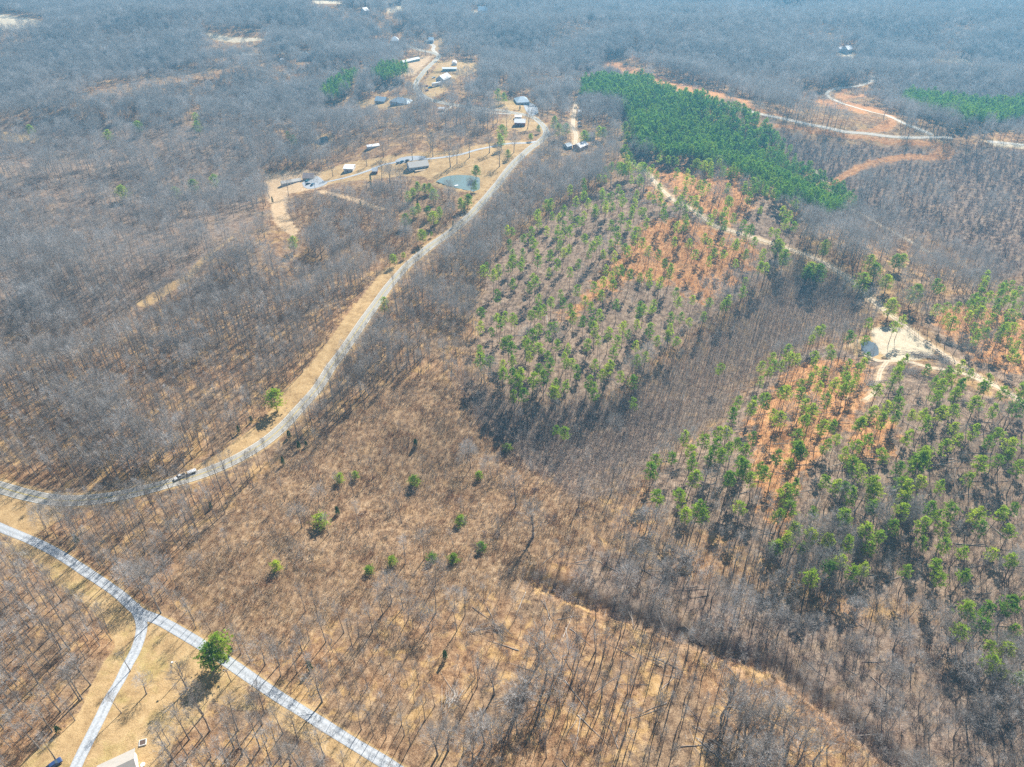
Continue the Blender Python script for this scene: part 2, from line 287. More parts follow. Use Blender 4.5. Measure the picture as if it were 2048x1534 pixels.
# ------------------------------------------------------------------ ground: one sheet out to the horizon
def axis_x():
    u = np.linspace(-1, 1, 420); ext = np.array([1.15, 1.4, 1.8, 2.6, 4, 7, 12])
    return np.concatenate([-ext[::-1], u, ext])
def axis_y():
    y = [-900, -500, -250, -100, 0]; v = 20.0
    while v < 2100: y.append(v); v += 1.45 + max(0, v - 120) * 0.0056
    while v < 12000: y.append(v); v *= 1.25
    return np.array(y)
U, Yv = axis_x(), axis_y()
WW = 240 + 0.82 * np.clip(Yv, 0, 1e9)
GX = U[None, :] * WW[:, None]; GY = np.repeat(Yv[:, None], len(U), 1); GZ = terr(GX, GY)
ss = lambda d, w: np.clip(d / (2 * w) + .5, 0, 1)
shape = GX.shape; za = np.zeros(shape + (4,)); zb = np.zeros(shape + (4,))
soft = np.clip(GY / 260, .6, 4)
for k, (pts, cov) in CLEAR.items():
    a = ss(sdf(GX, GY, CLEAR_W[k]), soft * 1.6)
    if cov == 'tan': za[..., 0] = np.maximum(za[..., 0], a)
    if cov == 'pale': za[..., 0] = np.maximum(za[..., 0], a); zb[..., 1] = np.maximum(zb[..., 1], a * .75)
    if cov == 'lawn': za[..., 0] = np.maximum(za[..., 0], a); za[..., 3] = np.maximum(za[..., 3], a)
    if cov == 'orange': za[..., 1] = np.maximum(za[..., 1], a)
    if cov == 'soil': za[..., 2] = np.maximum(za[..., 2], a)
for P in ORANGE: za[..., 1] = np.maximum(za[..., 1], ss(sdf(GX, GY, wp(P)), soft * 6) * .86)
for P in (B1, B2, B3): zb[..., 3] = np.maximum(zb[..., 3], ss(sdf(GX, GY, wp(P)), soft * 4))
for P, a_ in ((DARK_R, .75), (HOLLOW, 1.0)): zb[..., 2] = np.maximum(zb[..., 2], ss(sdf(GX, GY, wp(P)), soft * 8) * a_)  # darker litter puts the hollow's shade into the colour; lower right darkened too
for P in BANDS_W: za[..., 1] = np.maximum(za[..., 1], ss(3.4 - seg_dist(GX, GY, P), 2.4))
for P in (THICK, POCKET): zb[..., 0] = np.maximum(zb[..., 0], ss(sdf(GX, GY, wp(P)), soft * 6))
for P, a_ in ((REGROW, 1), (SAPL, .62), (YOUNG_L, .7)): zb[..., 2] = np.maximum(zb[..., 2], ss(sdf(GX, GY, wp(P)), soft * 7) * a_)
for P, w in zip(W_T, T_WID):
    d = seg_dist(GX, GY, P[::3] if len(P) > 20 else P)
    za[..., 2] = np.maximum(za[..., 2], ss(w * .5 + 1.6 - d, soft * 1.3) * (.9 if w > 4 else .6))
for P, w in ((W_MAIN[::3], 4.6), (W_DN[::3], 2.7), (W_DS[::3], 2.7)):
    za[..., 0] = np.maximum(za[..., 0], ss(w - seg_dist(GX, GY, P), 1.2))
for P in PONDS_W.values():
    d = sdf(GX, GY, P); t_ = ss(d + 4, 4); zc_ = float(terr(*P.mean(0))); GZ = GZ * (1 - t_) + zc_ * t_ - 1.0 * ss(d + .3, 1.2); za[..., 0] = np.maximum(za[..., 0], ss(d + 5, 3))
def grid_mesh(name, X, Y, Z, attrs, mt):
    ny, nx = X.shape; me = bpy.data.meshes.new(name); nv = nx * ny; nf = (nx - 1) * (ny - 1)
    me.vertices.add(nv); me.vertices.foreach_set('co', np.stack([X, Y, Z], -1).ravel())
    i = (np.arange(ny - 1)[:, None] * nx + np.arange(nx - 1)[None, :]).ravel()
    q = np.stack([i, i + 1, i + nx + 1, i + nx], 1).ravel()
    me.loops.add(nf * 4); me.loops.foreach_set('vertex_index', q)
    me.polygons.add(nf); me.polygons.foreach_set('loop_start', np.arange(nf) * 4)
    me.polygons.foreach_set('use_smooth', np.ones(nf, bool))
    me.update(calc_edges=True)
    for n, a in attrs.items():
        at = me.attributes.new(n, 'FLOAT_COLOR', 'POINT'); at.data.foreach_set('color', a.reshape(-1))
    me.materials.append(mt); return me
def ground_mat():
    m, n, b = mat('ground_cover'); N, L = n.nodes, n.links
    g = N.new('ShaderNodeNewGeometry')
    def noise(sc, det=4, rough=.6, off=0, dist=0.0, stretch=None):
        x = N.new('ShaderNodeTexNoise'); x.inputs['Scale'].default_value = sc; x.inputs['Detail'].default_value = det; x.inputs['Roughness'].default_value = rough; x.inputs['Distortion'].default_value = dist
        a = N.new('ShaderNodeMapping'); a.inputs['Location'].default_value = (off, off * 2, off * 3)
        if stretch: a.inputs['Scale'].default_value = stretch
        L.new(g.outputs['Position'], a.inputs[0]); L.new(a.outputs[0], x.inputs['Vector']); return x.outputs[0]
    def ramp(s, stops):
        c = N.new('ShaderNodeValToRGB'); e = c.color_ramp.elements
        while len(e) < len(stops): e.new(.5)
        for i, (p, col) in enumerate(stops): e[i].position = p; e[i].color = rgb(col)
        L.new(s, c.inputs[0]); return c.outputs[0]
    def mix(f, a, c):
        x = N.new('ShaderNodeMix'); x.data_type = 'RGBA'; L.new(f, x.inputs[0]); L.new(a, x.inputs[6]); L.new(c, x.inputs[7]); return x.outputs[2]
    def math_(op, a, c=None, v=None, clamp=False):
        x = N.new('ShaderNodeMath'); x.operation = op; x.use_clamp = clamp
        if hasattr(a, 'is_linked'): L.new(a, x.inputs[0])
        else: x.inputs[0].default_value = a
        if c is not None: L.new(c, x.inputs[1])
        if v is not None: x.inputs[1].default_value = v
        return x.outputs[0]
    fine = noise(2.4, 6, .75); mid = noise(.32, 5, .65, 31); big = noise(.035, 4, .55, 77); patch = noise(.11, 4, .7, 13, .6); vf = noise(7, 3, .7, 5)
    A = N.new('ShaderNodeAttribute'); A.attribute_name = 'za'; B = N.new('ShaderNodeAttribute'); B.attribute_name = 'zb'
    sa = N.new('ShaderNodeSeparateColor'); sb = N.new('ShaderNodeSeparateColor'); L.new(A.outputs['Color'], sa.inputs[0]); L.new(B.outputs['Color'], sb.inputs[0])
    def edge(s, nz=patch, amp=.9, hard=5.0):     # ragged threshold of a soft attribute
        t = math_('MULTIPLY_ADD', nz, v=amp); t.node.inputs[2].default_value = -amp * .5
        t = math_('ADD', s, t); t = math_('SUBTRACT', t, v=.5); t = math_('MULTIPLY_ADD', t, v=hard); t.node.inputs[2].default_value = .5
        t = math_('MULTIPLY', t, math_('GREATER_THAN', s, v=.02)); c = N.new('ShaderNodeClamp'); L.new(t, c.inputs[0]); return c.outputs[0]
    comb = math_('ADD', math_('MULTIPLY', fine, v=.55), math_('MULTIPLY', mid, v=.45))
    litter = ramp(comb, [(.38, (.06, .034, .02)), (.46, (.22, .12, .062)), (.54, (.37, .225, .12)), (.64, (.58, .40, .24))])
    litter2 = ramp(comb, [(.38, (.06, .04, .027)), (.47, (.20, .13, .08)), (.56, (.34, .235, .145)), (.66, (.52, .39, .26))])
    col = mix(ramp(big, [(.4, (0, 0, 0)), (.6, (1, 1, 1))]), litter, litter2)
    tanp = ramp(patch, [(.52, (0, 0, 0)), (.62, (.75, .75, .75))])     # straw-coloured grass between the leaves
    straw = ramp(comb, [(.36, (.24, .145, .06)), (.48, (.46, .29, .12)), (.60, (.62, .42, .20)), (.7, (.70, .52, .30))])
    col = mix(tanp, col, straw)
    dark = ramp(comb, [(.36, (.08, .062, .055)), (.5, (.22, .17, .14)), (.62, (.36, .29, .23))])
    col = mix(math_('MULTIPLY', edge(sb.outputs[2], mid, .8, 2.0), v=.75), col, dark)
    brushy = ramp(comb, [(.36, (.06, .035, .022)), (.46, (.22, .135, .075)), (.56, (.38, .26, .155)), (.66, (.56, .42, .27))])
    col = mix(math_('MULTIPLY', edge(sb.outputs[0], mid, .8, 2.0), v=.8), col, brushy)
    al = N.new('ShaderNodeMath'); al.operation = 'MULTIPLY'; L.new(B.outputs['Alpha'], al.inputs[0]); al.inputs[1].default_value = 1
    slash = ramp(comb, [(.36, (.06, .045, .035)), (.46, (.19, .135, .10)), (.55, (.34, .25, .185)), (.67, (.50, .40, .32))])
    col = mix(math_('MULTIPLY', edge(al.outputs[0], mid, .8, 2.0), v=.85), col, slash)
    sedge = ramp(comb, [(.36, (.17, .075, .035)), (.46, (.42, .20, .085)), (.56, (.60, .33, .15)), (.68, (.76, .50, .27))])
    col = mix(edge(sa.outputs[1], noise(.16, 5, .75, 3), 2.6, 3.0), col, sedge)
    soil = ramp(comb, [(.36, (.34, .23, .13)), (.5, (.52, .37, .22)), (.64, (.66, .50, .33))])
    col = mix(edge(sa.outputs[2], mid, .7, 3), col, soil)
    grass = ramp(math_('ADD', math_('MULTIPLY', comb, v=.7), math_('MULTIPLY', patch, v=.3)), [(.36, (.20, .12, .06)), (.46, (.39, .26, .125)), (.55, (.51, .355, .18)), (.66, (.62, .47, .27))])
    col = mix(edge(sa.outputs[0], mid, .7, 4), col, grass)
    green = ramp(comb, [(.36, (.19, .16, .05)), (.5, (.34, .28, .09)), (.64, (.48, .39, .15))])
    ga = N.new('ShaderNodeMath'); ga.operation = 'MULTIPLY'; L.new(A.outputs['Alpha'], ga.inputs[0]); L.new(ramp(noise(.07, 4, .7, 9), [(.50, (0, 0, 0)), (.68, (.6, .6, .6))]), ga.inputs[1])
    col = mix(ga.outputs[0], col, green)
    pale = ramp(comb, [(.36, (.44, .36, .25)), (.5, (.58, .49, .35)), (.64, (.70, .61, .46))])
    col = mix(edge(sb.outputs[1], mid, .5, 3), col, pale)
    spk = ramp(vf, [(.33, (.38, .38, .38)), (.5, (1, 1, 1)), (.72, (1.4, 1.35, 1.25))])
    mm = N.new('ShaderNodeVectorMath'); mm.operation = 'MULTIPLY'; L.new(col, mm.inputs[0]); L.new(spk, mm.inputs[1])
    L.new(mm.outputs[0], b.inputs['Base Color'])
    bp = N.new('ShaderNodeBump'); bp.inputs['Strength'].default_value = 1.0; bp.inputs['Distance'].default_value = .35; L.new(comb, bp.inputs['Height']); L.new(bp.outputs[0], b.inputs['Normal'])
    b.inputs['Roughness'].default_value = 1; b.inputs['Specular IOR Level'].default_value = 0
    return m
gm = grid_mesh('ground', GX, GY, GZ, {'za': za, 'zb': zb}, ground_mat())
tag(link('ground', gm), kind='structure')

# ------------------------------------------------------------------ roads, drives, ponds
def ribbon(name, P, w, off, mt, parent=None, shift=0.0, rag=0.0, cols=5):
    T = np.gradient(P, axis=0); T /= np.linalg.norm(T, axis=1)[:, None] + 1e-9; Nn = np.stack([-T[:, 1], T[:, 0]], 1)
    u = np.linspace(-.5, .5, cols); wv = np.full(len(P), w) * (1 + rag * np.convolve(rng.normal(size=len(P) + 8), np.ones(5) / 5, 'same')[4:-4])
    X = P[:, None, 0] + Nn[:, None, 0] * (u[None] * wv[:, None] + shift); Y = P[:, None, 1] + Nn[:, None, 1] * (u[None] * wv[:, None] + shift)
    return link(name, grid_mesh(name, X, Y, terr(X, Y) + off, {'cross': np.repeat((np.stack([np.abs(u) * 2] * 3 + [u * 0 + 1], -1))[None], len(P), 0)}, mt), parent)
def road_mat(name, c1, c2, c3, tracks=0.0, bump=.03, sc=1.2):
    m, n, b = mat(name); N, L = n.nodes, n.links
    g = N.new('ShaderNodeNewGeometry'); x = N.new('ShaderNodeTexNoise'); x.inputs['Scale'].default_value = sc; x.inputs['Detail'].default_value = 7; x.inputs['Roughness'].default_value = .7
    L.new(g.outputs['Position'], x.inputs['Vector']); c = N.new('ShaderNodeValToRGB'); e = c.color_ramp.elements; e.new(.5)
    for i, (p, k) in enumerate(((.34, c1), (.5, c2), (.66, c3))): e[i].position = p; e[i].color = rgb(k)
    L.new(x.outputs[0], c.inputs[0]); out = c.outputs[0]
    if tracks:
        a = N.new('ShaderNodeAttribute'); a.attribute_name = 'cross'; r = N.new('ShaderNodeValToRGB'); r.color_ramp.interpolation = 'EASE'
        e = r.color_ramp.elements; e.new(.5); e.new(.8)
        for i, (p, k) in enumerate(((0, 1 - tracks), (.45, 1.08), (.7, 1.05), (1, 1 - tracks * .8))): e[i].position = p; e[i].color = (k, k, k, 1)
        L.new(a.outputs['Color'], r.inputs[0]); v = N.new('ShaderNodeVectorMath'); v.operation = 'MULTIPLY'; L.new(out, v.inputs[0]); L.new(r.outputs[0], v.inputs[1]); out = v.outputs[0]
    L.new(out, b.inputs['Base Color']); bp = N.new('ShaderNodeBump'); bp.inputs['Strength'].default_value = .5; bp.inputs['Distance'].default_value = bump; L.new(x.outputs[0], bp.inputs['Height']); L.new(bp.outputs[0], b.inputs['Normal'])
    return m
M_ASPH = road_mat('worn_asphalt', (.27, .25, .22), (.34, .32, .28), (.41, .385, .34), .12)
M_GRAV = road_mat('limestone_gravel', (.30, .315, .335), (.40, .42, .44), (.50, .515, .53), .14, .05, 1.6)
M_DIRT = road_mat('dirt_track', (.44, .33, .21), (.56, .44, .30), (.66, .54, .40), .2, .06, .8)
M_LIME = road_mat('pale_track', (.44, .39, .31), (.53, .48, .40), (.62, .57, .48), .12, .05, .8)
M_YEL = plain('yellow_paint', (.62, .47, .12), var=.25, scale=.8); M_WHT = plain('white_paint', (.72, .72, .68), var=.2, scale=.8)
road = tag(ribbon('road', W_MAIN, 6.2, .10, M_ASPH, cols=7), kind='structure')
PAVED = W_MAIN[seg_dist(W_MAIN[:, 0], W_MAIN[:, 1], W_MAIN[:2]) >= 0]
for s in (-.16, .16): ribbon('centre_line', PAVED, .16, .125, M_YEL, road, s, cols=2)
for s in (-2.85, 2.85): ribbon('edge_line', PAVED, .18, .125, M_WHT, road, s, cols=2)
tag(ribbon('gravel_drive', W_DN, 3.9, .07, M_GRAV, rag=.05, cols=7), kind='structure')
tag(ribbon('gravel_drive', W_DS, 3.9, .085, M_GRAV, rag=.05, cols=7), kind='structure')
for P, w, mt, nm in zip(W_T, T_WID, [M_DIRT, M_DIRT, M_DIRT, M_LIME, M_LIME, M_LIME, M_DIRT, M_GRAV, M_DIRT, M_DIRT, M_LIME, M_LIME, M_LIME, M_LIME, M_DIRT],
                        ['dirt_track'] * 3 + ['gravel_track'] * 3 + ['dirt_track', 'gravel_drive', 'dirt_track', 'dirt_track', 'gravel_drive', 'gravel_drive', 'gravel_drive', 'gravel_road', 'dirt_track']):
    if P is W_T[8] or P is W_T[9]: continue
    tag(ribbon(nm, P, w * (.72 if mt is M_DIRT else 1), .09, mt, rag=.10), kind='structure')
def sheet(name, poly, off, mt, parent=None):
    c = poly.mean(0); P = catmull(np.vstack([poly, poly[:1]]), 2.0)[:-1]; z = float(terr(*c)) + off
    me = bpy.data.meshes.new(name); me.from_pydata([(x, y, z) for x, y in P], [], [tuple(range(len(P)))]); me.materials.append(mt); return link(name, me, parent)
def gravel_pad(poly, off=.12):
    P = wp(poly); c = P.mean(0); V = [(*c, float(terr(*c)) + off)]; Q = catmull(np.vstack([P, P[:1]]), 2)[:-1]; F = []
    rings = 5
    for k in range(1, rings + 1):
        for q in Q: x, y = c + (q - c) * k / rings; V.append((x, y, float(terr(x, y)) + off))
    n = len(Q); F += [(0, 1 + i, 1 + (i + 1) % n) for i in range(n)]
    for k in range(rings - 1): F += [(1 + k * n + i, 1 + (k + 1) * n + i, 1 + (k + 1) * n + (i + 1) % n, 1 + k * n + (i + 1) % n) for i in range(n)]
    me = bpy.data.meshes.new('gravel_pad'); me.from_pydata(V, [], F); me.materials.append(M_GRAV); tag(link('gravel_pad', me), kind='structure')
gravel_pad([(604, 366), (612, 360), (622, 352), (634, 352), (648, 362), (655, 366), (640, 374), (620, 378), (608, 374)])
gravel_pad([(790, 322), (800, 316), (825, 312), (850, 313), (845, 319), (815, 323), (800, 328)])
gravel_pad([(1046, 208), (1062, 206), (1074, 214), (1076, 226), (1064, 232), (1052, 222)])
def water(name, c, rough):
    m, n, b = mat(name); N, L = n.nodes, n.links; b.inputs['Base Color'].default_value = rgb(c); b.inputs['Roughness'].default_value = rough; b.inputs['Specular IOR Level'].default_value = .6
    g = N.new('ShaderNodeNewGeometry'); x = N.new('ShaderNodeTexNoise'); x.inputs['Scale'].default_value = 1.5; x.inputs['Detail'].default_value = 3; L.new(g.outputs['Position'], x.inputs['Vector'])
    bp = N.new('ShaderNodeBump'); bp.inputs['Strength'].default_value = .08; bp.inputs['Distance'].default_value = .03; L.new(x.outputs[0], bp.inputs['Height']); L.new(bp.outputs[0], b.inputs['Normal']); return m
MW1, MW2, MW3 = water('pond_water', (.17, .22, .20), .06), water('silty_water', (.10, .13, .15), .05), water('dark_water', (.015, .035, .05), .12)
for k, mt, off in (('pond', MW1, -.35), ('small_pond', MW2, -.35), ('dark_pond', MW3, -.35)): tag(sheet('pond_water', PONDS_W[k].mean(0) + (PONDS_W[k] - PONDS_W[k].mean(0)) * 1.06, off, mt), kind='structure')

# ------------------------------------------------------------------ haze
def haze():
    m = bpy.data.materials.new('haze'); m.use_nodes = True; n = m.node_tree; n.nodes.clear()
    o = n.nodes.new('ShaderNodeOutputMaterial'); v = n.nodes.new('ShaderNodeVolumePrincipled'); n.links.new(v.outputs[0], o.inputs['Volume'])
    v.inputs['Density'].default_value = .00027; v.inputs['Color'].default_value = (.20, .62, 1, 1); v.inputs['Anisotropy'].default_value = .3
    g = Geo(); g.box((-14000, -2000, -60), (14000, 13000, CH + 12)); tag(link('haze', g.mesh('haze', m)), kind='stuff')
haze()

# ------------------------------------------------------------------ tree prototypes
def rdir(d, ang):
    """unit vector leaning 'ang' away from d in a random direction"""
    d = d / np.linalg.norm(d); q = rng.normal(size=3); a = np.cross(d, q); a /= np.linalg.norm(a) + 1e-9
    return d * math.cos(ang) + a * math.sin(ang)
def bare_tree(h, cb, cw, r0, nl, sub, tw, twl, tww, lean=.02, style='oak', big=False, fill=0):
    """returns (trunk Geo, crown Geo): tapered trunk with limbs, and the branches and twigs of the crown"""
    T, C = Geo(), Geo(); k = 6 if big else 4
    n = 7; pts = [np.zeros(3)]; d = rdir(np.array([0, 0, 1.]), lean * rng.uniform(.3, 2)); rad = []
    for i in range(n):
        d = rdir(d, .05 if style != 'oak' else .09); d[2] = abs(d[2]) + .25; d /= np.linalg.norm(d)
        pts.append(pts[-1] + d * h * (.92 / n))
    rad = [r0 * (1 - .88 * (i / n) ** 1.1) for i in range(n + 1)]; rad[0] = r0 * 1.35
    pts[0] = pts[0] - np.array([0, 0, .6])
    for i in range(n): T.tube(pts[i], rad[i], pts[i + 1], rad[i + 1], k)
    P = np.array(pts); tb, td = [], []
    for j in range(nl):
        f = cb + (1 - cb) * ((j + rng.random()) / nl) ** .9; i = min(n - 1, int(f * n)); t = f * n - i
        p = P[i] * (1 - t) + P[i + 1] * t; rr = max(.025, (rad[i] * (1 - t) + rad[i + 1] * t) * .55)
        az = j * 2.4 + rng.uniform(-.5, .5); up = rng.uniform(.45, .85) if style == 'oak' else rng.uniform(.8, 1.25)
        up += f * .35; dd = np.array([math.cos(az) * math.cos(up), math.sin(az) * math.cos(up), math.sin(up)])
        q = (f - cb) / (1 - cb + 1e-6); L = cw * .5 * (1.0 - .55 * q ** 1.5) * rng.uniform(.75, 1.15) * (1.15 if style == 'oak' else 1)
        L = L / max(.5, math.cos(up)) * .75
        m1 = p + dd * L * .5; d2 = rdir(dd, .3); d2[2] += .25; d2 /= np.linalg.norm(d2); e1 = m1 + d2 * L * .5
        T.tube(p, rr, m1, rr * .6, 3); C.tube(m1, rr * .6, e1, rr * .22, 3)
        for _ in range(sub):
            t2 = rng.uniform(.3, 1); b0 = (p + (m1 - p) * t2 * 2) if t2 < .5 else (m1 + (e1 - m1) * (t2 - .5) * 2)
            d3 = rdir(dd if t2 < .5 else d2, rng.uniform(.4, .9)); d3[2] += .22; d3 /= np.linalg.norm(d3); L3 = L * rng.uniform(.3, .55)
            b1 = b0 + d3 * L3; C.tube(b0, rr * .26, b1, rr * .1, 3)
            for _ in range(tw): 
                t4 = rng.uniform(.25, 1.0); tb.append(b0 + (b1 - b0) * t4); v = rdir(d3, rng.uniform(.3, .95)); v[2] += .15; td.append(v / np.linalg.norm(v))
    if fill:      # fine twigs spread through the domed outline of the crown
        hz = h * (1 - cb) * .5; cz = h * (cb + (1 - cb) * .48); a = rng.uniform(0, 6.28, fill); q = rng.uniform(-.55, 1, fill); r = rng.uniform(.35, 1, fill) ** .6
        rr_ = np.sqrt(1 - q * q) * r; o = np.stack([np.cos(a) * rr_ * cw * .47, np.sin(a) * rr_ * cw * .47, q * r * hz], 1)
        c = np.array([P[-2][0], P[-2][1], cz]) * [.6, .6, 1]; v = o / np.array([1, 1, .8]) + [0, 0, hz * .7]; v /= np.linalg.norm(v, axis=1)[:, None]
        v = v + rng.normal(0, .4, v.shape); v /= np.linalg.norm(v, axis=1)[:, None]; tb += list(c + o); td += list(v)
    tb = np.array(tb); td = np.array(td); m_ = len(tb)
    C.tris(slivers(tb, td, rng.uniform(.6, 1.3, m_) * twl, rng.uniform(.6, 1.3, m_) * tww))
    return T, C
def pine_tree(h, cb, cw, r0, whorls, per, tufts, tl=.55, dense=False, pts_=7):
    T, C = Geo(), Geo(); n = 6; d = rdir(np.array([0, 0, 1.]), rng.uniform(.005, .05)); P = [np.array([0, 0, -.6])]
    for i in range(n): d = rdir(d, .025); d[2] = abs(d[2]) + .4; d /= np.linalg.norm(d); P.append(P[-1] + d * (h + .4) / n)
    for i in range(n): T.tube(P[i], r0 * (1 - .85 * i / n) * (1.25 if i == 0 else 1), P[i + 1], r0 * (1 - .85 * (i + 1) / n), 5)
    P = np.array(P); tb, td, tc = [], [], []
    for w in range(whorls):
        q = (w + rng.random() * .7) / whorls; f = cb + (1 - cb) * q; i = min(n - 1, int(f * n)); t = f * n - i; p = P[i] * (1 - t) + P[i + 1] * t
        env = (math.sin(math.pi * min(1, .22 + q * .78)) ** .7) if not dense else (1.02 - q) ** .75
        for j in range(per):
            if rng.random() < .16: continue
            az = rng.uniform(0, 6.28); up = rng.uniform(-.05, .45) + q * .5; L = cw * .5 * env * rng.uniform(.6, 1.15) + .25
            dd = np.array([math.cos(az) * math.cos(up), math.sin(az) * math.cos(up), math.sin(up)]); e = p + dd * L
            T.tube(p, .045, e, .012, 3)
            for k in range(tufts):
                c = p + dd * L * rng.uniform(.4, 1.05) + rng.normal(size=3) * .16 * L * .6
                for _ in range(pts_):
                    v = rdir(dd + np.array([0, 0, .35]), rng.uniform(.2, 1.6)); tb.append(c); td.append(v)
    for _ in range(10): tb.append(P[-1] - [0, 0, rng.uniform(0, .8)]); td.append(rdir(np.array([0, 0, 1.]), .9))
    tb = np.array(tb); td = np.array(td); m_ = len(tb)
    C.tris(slivers(tb, td, rng.uniform(.7, 1.2, m_) * tl, rng.uniform(.7, 1.3, m_) * tl * .34))
    return T, C
def shrub(h, w, n, wd, leafy=0):
    C = Geo(); tb, td = [], []
    for _ in range(max(4, n // 12)):
        a = rng.uniform(0, 6.28); s = rng.uniform(.1, .8); d = np.array([math.cos(a) * s, math.sin(a) * s, 1.]); d /= np.linalg.norm(d); L = h * rng.uniform(.6, 1)
        b0 = np.array([math.cos(a), math.sin(a), 0]) * w * .12; b0[2] = -.15; b1 = b0 + d * L * np.array([w / h, w / h, 1]) * .8; C.tube(b0, .03, b1, .012, 3)
        for _ in range(12): t = rng.uniform(.25, 1); tb.append(b0 + (b1 - b0) * t); td.append(rdir(d, rng.uniform(.2, 1.1 if not leafy else 1.5)))
    tb = np.array(tb); td = np.array(td); m_ = len(tb)
    C.tris(slivers(tb, td, rng.uniform(.4, 1, m_) * h * (.45 if not leafy else .25), rng.uniform(.6, 1.3, m_) * wd)); return C
def cedar(h, w, n):
    T, C = Geo(), Geo(); T.tube((0, 0, -.4), .12, (0, 0, h * .9), .03, 5); q = rng.random(n) ** .8; a = rng.uniform(0, 6.28, n)
    r = w * .5 * (1 - q) ** .6 * rng.uniform(.45, 1.05, n); B = np.stack([np.cos(a) * r * .6, np.sin(a) * r * .6, .25 + q * h * .92], 1)
    D = np.stack([np.cos(a), np.sin(a), rng.uniform(.1, 1.2, n)], 1); D /= np.linalg.norm(D, axis=1)[:, None]
    C.tris(slivers(B, D, rng.uniform(.4, .8, n), rng.uniform(.12, .3, n))); return T, C
def joined(T, C, mt, mc, name):
    G = Geo(); G.add(np.vstack(T.v), T.f and [], 0) if 0 else None
    off = 0; g = Geo()
    if T and T.v: g.v += T.v; g.f += T.f; g.m += [0] * len(T.f); g.n = T.n
    g.v += C.v; g.f += [[i + g.n for i in f] for f in C.f]; g.m += [1] * len(C.f); g.n += C.n
    me = g.mesh(name, [mt, mc]); return me
# near prototypes keep trunk and crown apart; stuff prototypes are one light mesh each
NEAR = {'forest': [], 'oak': [], 'slim': []}
for i in range(5): NEAR['forest'].append(bare_tree(rng.uniform(16, 19), .42, rng.uniform(6.5, 8.5), .25, 12, 5, 7, 1.3, .05, style='ash', big=True, fill=200))
for i in range(4): NEAR['oak'].append(bare_tree(rng.uniform(15, 17), .30, rng.uniform(10, 12), .38, 16, 7, 8, 1.3, .065, style='oak', big=True, fill=600))
for i in range(5): NEAR['slim'].append(bare_tree(rng.uniform(14, 18), .55, rng.uniform(3.5, 5), .17, 9, 4, 6, 1.1, .045, lean=.08, style='ash', big=True, fill=130))
PROTO = {k: [(T.mesh(k + '_trunk', M_BARK, True), C.mesh(k + '_crown', M_TWIG)) for T, C in v] for k, v in NEAR.items()}
STUFF = {}
STUFF['forest'] = [joined(*bare_tree(rng.uniform(15, 18), .40, rng.uniform(6.5, 8.5), .19, 10, 4, 5, 1.4, .06, style='ash', fill=380), M_BARK, M_TWIGF, 'tree_f') for _ in range(5)]
STUFF['open'] = [joined(*bare_tree(rng.uniform(15, 18), .45, rng.uniform(6, 7.5), .19, 11, 5, 6, 1.35, .05, style='ash', fill=120), M_BARK, M_TWIG, 'tree_n') for _ in range(5)]
STUFF['oak'] = [joined(*bare_tree(rng.uniform(14, 17), .32, rng.uniform(9, 12), .24, 12, 4, 5, 1.5, .08, style='oak', fill=620), M_BARK, M_TWIGF, 'tree_o') for _ in range(5)]
STUFF['far'] = [joined(*bare_tree(rng.uniform(14, 17), .30, rng.uniform(9, 12), .22, 9, 3, 3, 1.9, .15, style='oak', fill=480), M_BARK, M_TWIGF, 'tree_d') for _ in range(4)]
STUFF['slim'] = [joined(*bare_tree(rng.uniform(13, 17), .52, rng.uniform(3, 4.6), .12, 8, 3, 5, 1.2, .055, lean=.07, style='ash', fill=100), M_BARK, M_TWIG, 'tree_s') for _ in range(4)]
STUFF['sapling'] = [joined(*bare_tree(rng.uniform(6, 9), .25, rng.uniform(1.6, 2.6), .05, 8, 2, 5, .8, .045, lean=.04, style='ash'), M_BARK, M_SAPL, 'sap') for _ in range(5)]
STUFF['brush'] = [joined(None, shrub(rng.uniform(1.8, 3.4), rng.uniform(2.6, 4), 120, .05), M_BRUSH, M_BRUSH, 'brush') for _ in range(6)]
STUFF['regrow'] = [joined(None, shrub(rng.uniform(3, 5), rng.uniform(3, 4.5), 110, .09), M_REGROW, M_REGROW, 'regrow') for _ in range(4)]
STUFF['sedge'] = [joined(None, shrub(rng.uniform(.6, .9), rng.uniform(1.2, 2.0), 50, .07), M_SEDGE, M_SEDGE, 'sedge') for _ in range(3)]
STUFF['dense'] = [joined(*pine_tree(rng.uniform(15, 18), .50, rng.uniform(5.2, 6.2), .15, 12, 6, 3, .75, False, 6), M_PBARK, M_DENSE, 'pine_d') for _ in range(5)]
PINES = [pine_tree(rng.uniform(15, 18), rng.uniform(.46, .64), rng.uniform(3.6, 5.6), .17, 15, 5, 3, .62, False, 8) for _ in range(7)]
FULL = [pine_tree(rng.uniform(14, 16), .26, rng.uniform(6, 7), .2, 19, 7, 4, .6, False, 8) for _ in range(4)]
FULL_PROTO = [(T.mesh('pine_trunk', M_PBARK, True), C.mesh('pine_crown', M_NEEDLE)) for T, C in FULL]
PINE_PROTO = [(T.mesh('pine_trunk', M_PBARK, True), C.mesh('pine_crown', M_NEEDLE)) for T, C in PINES]
STUFF['pine'] = [joined(*pine_tree(rng.uniform(15, 18), .58, 4.6, .16, 12, 5, 3, .7, False, 6), M_PBARK, M_NEEDLE, 'pine_s') for _ in range(4)]
CEDARS = [cedar(rng.uniform(3.5, 5.5), rng.uniform(2, 3), 420) for _ in range(3)]
CEDAR_PROTO = [(T.mesh('cedar_trunk', M_BARK), C.mesh('cedar_crown', M_CEDAR)) for T, C in CEDARS]

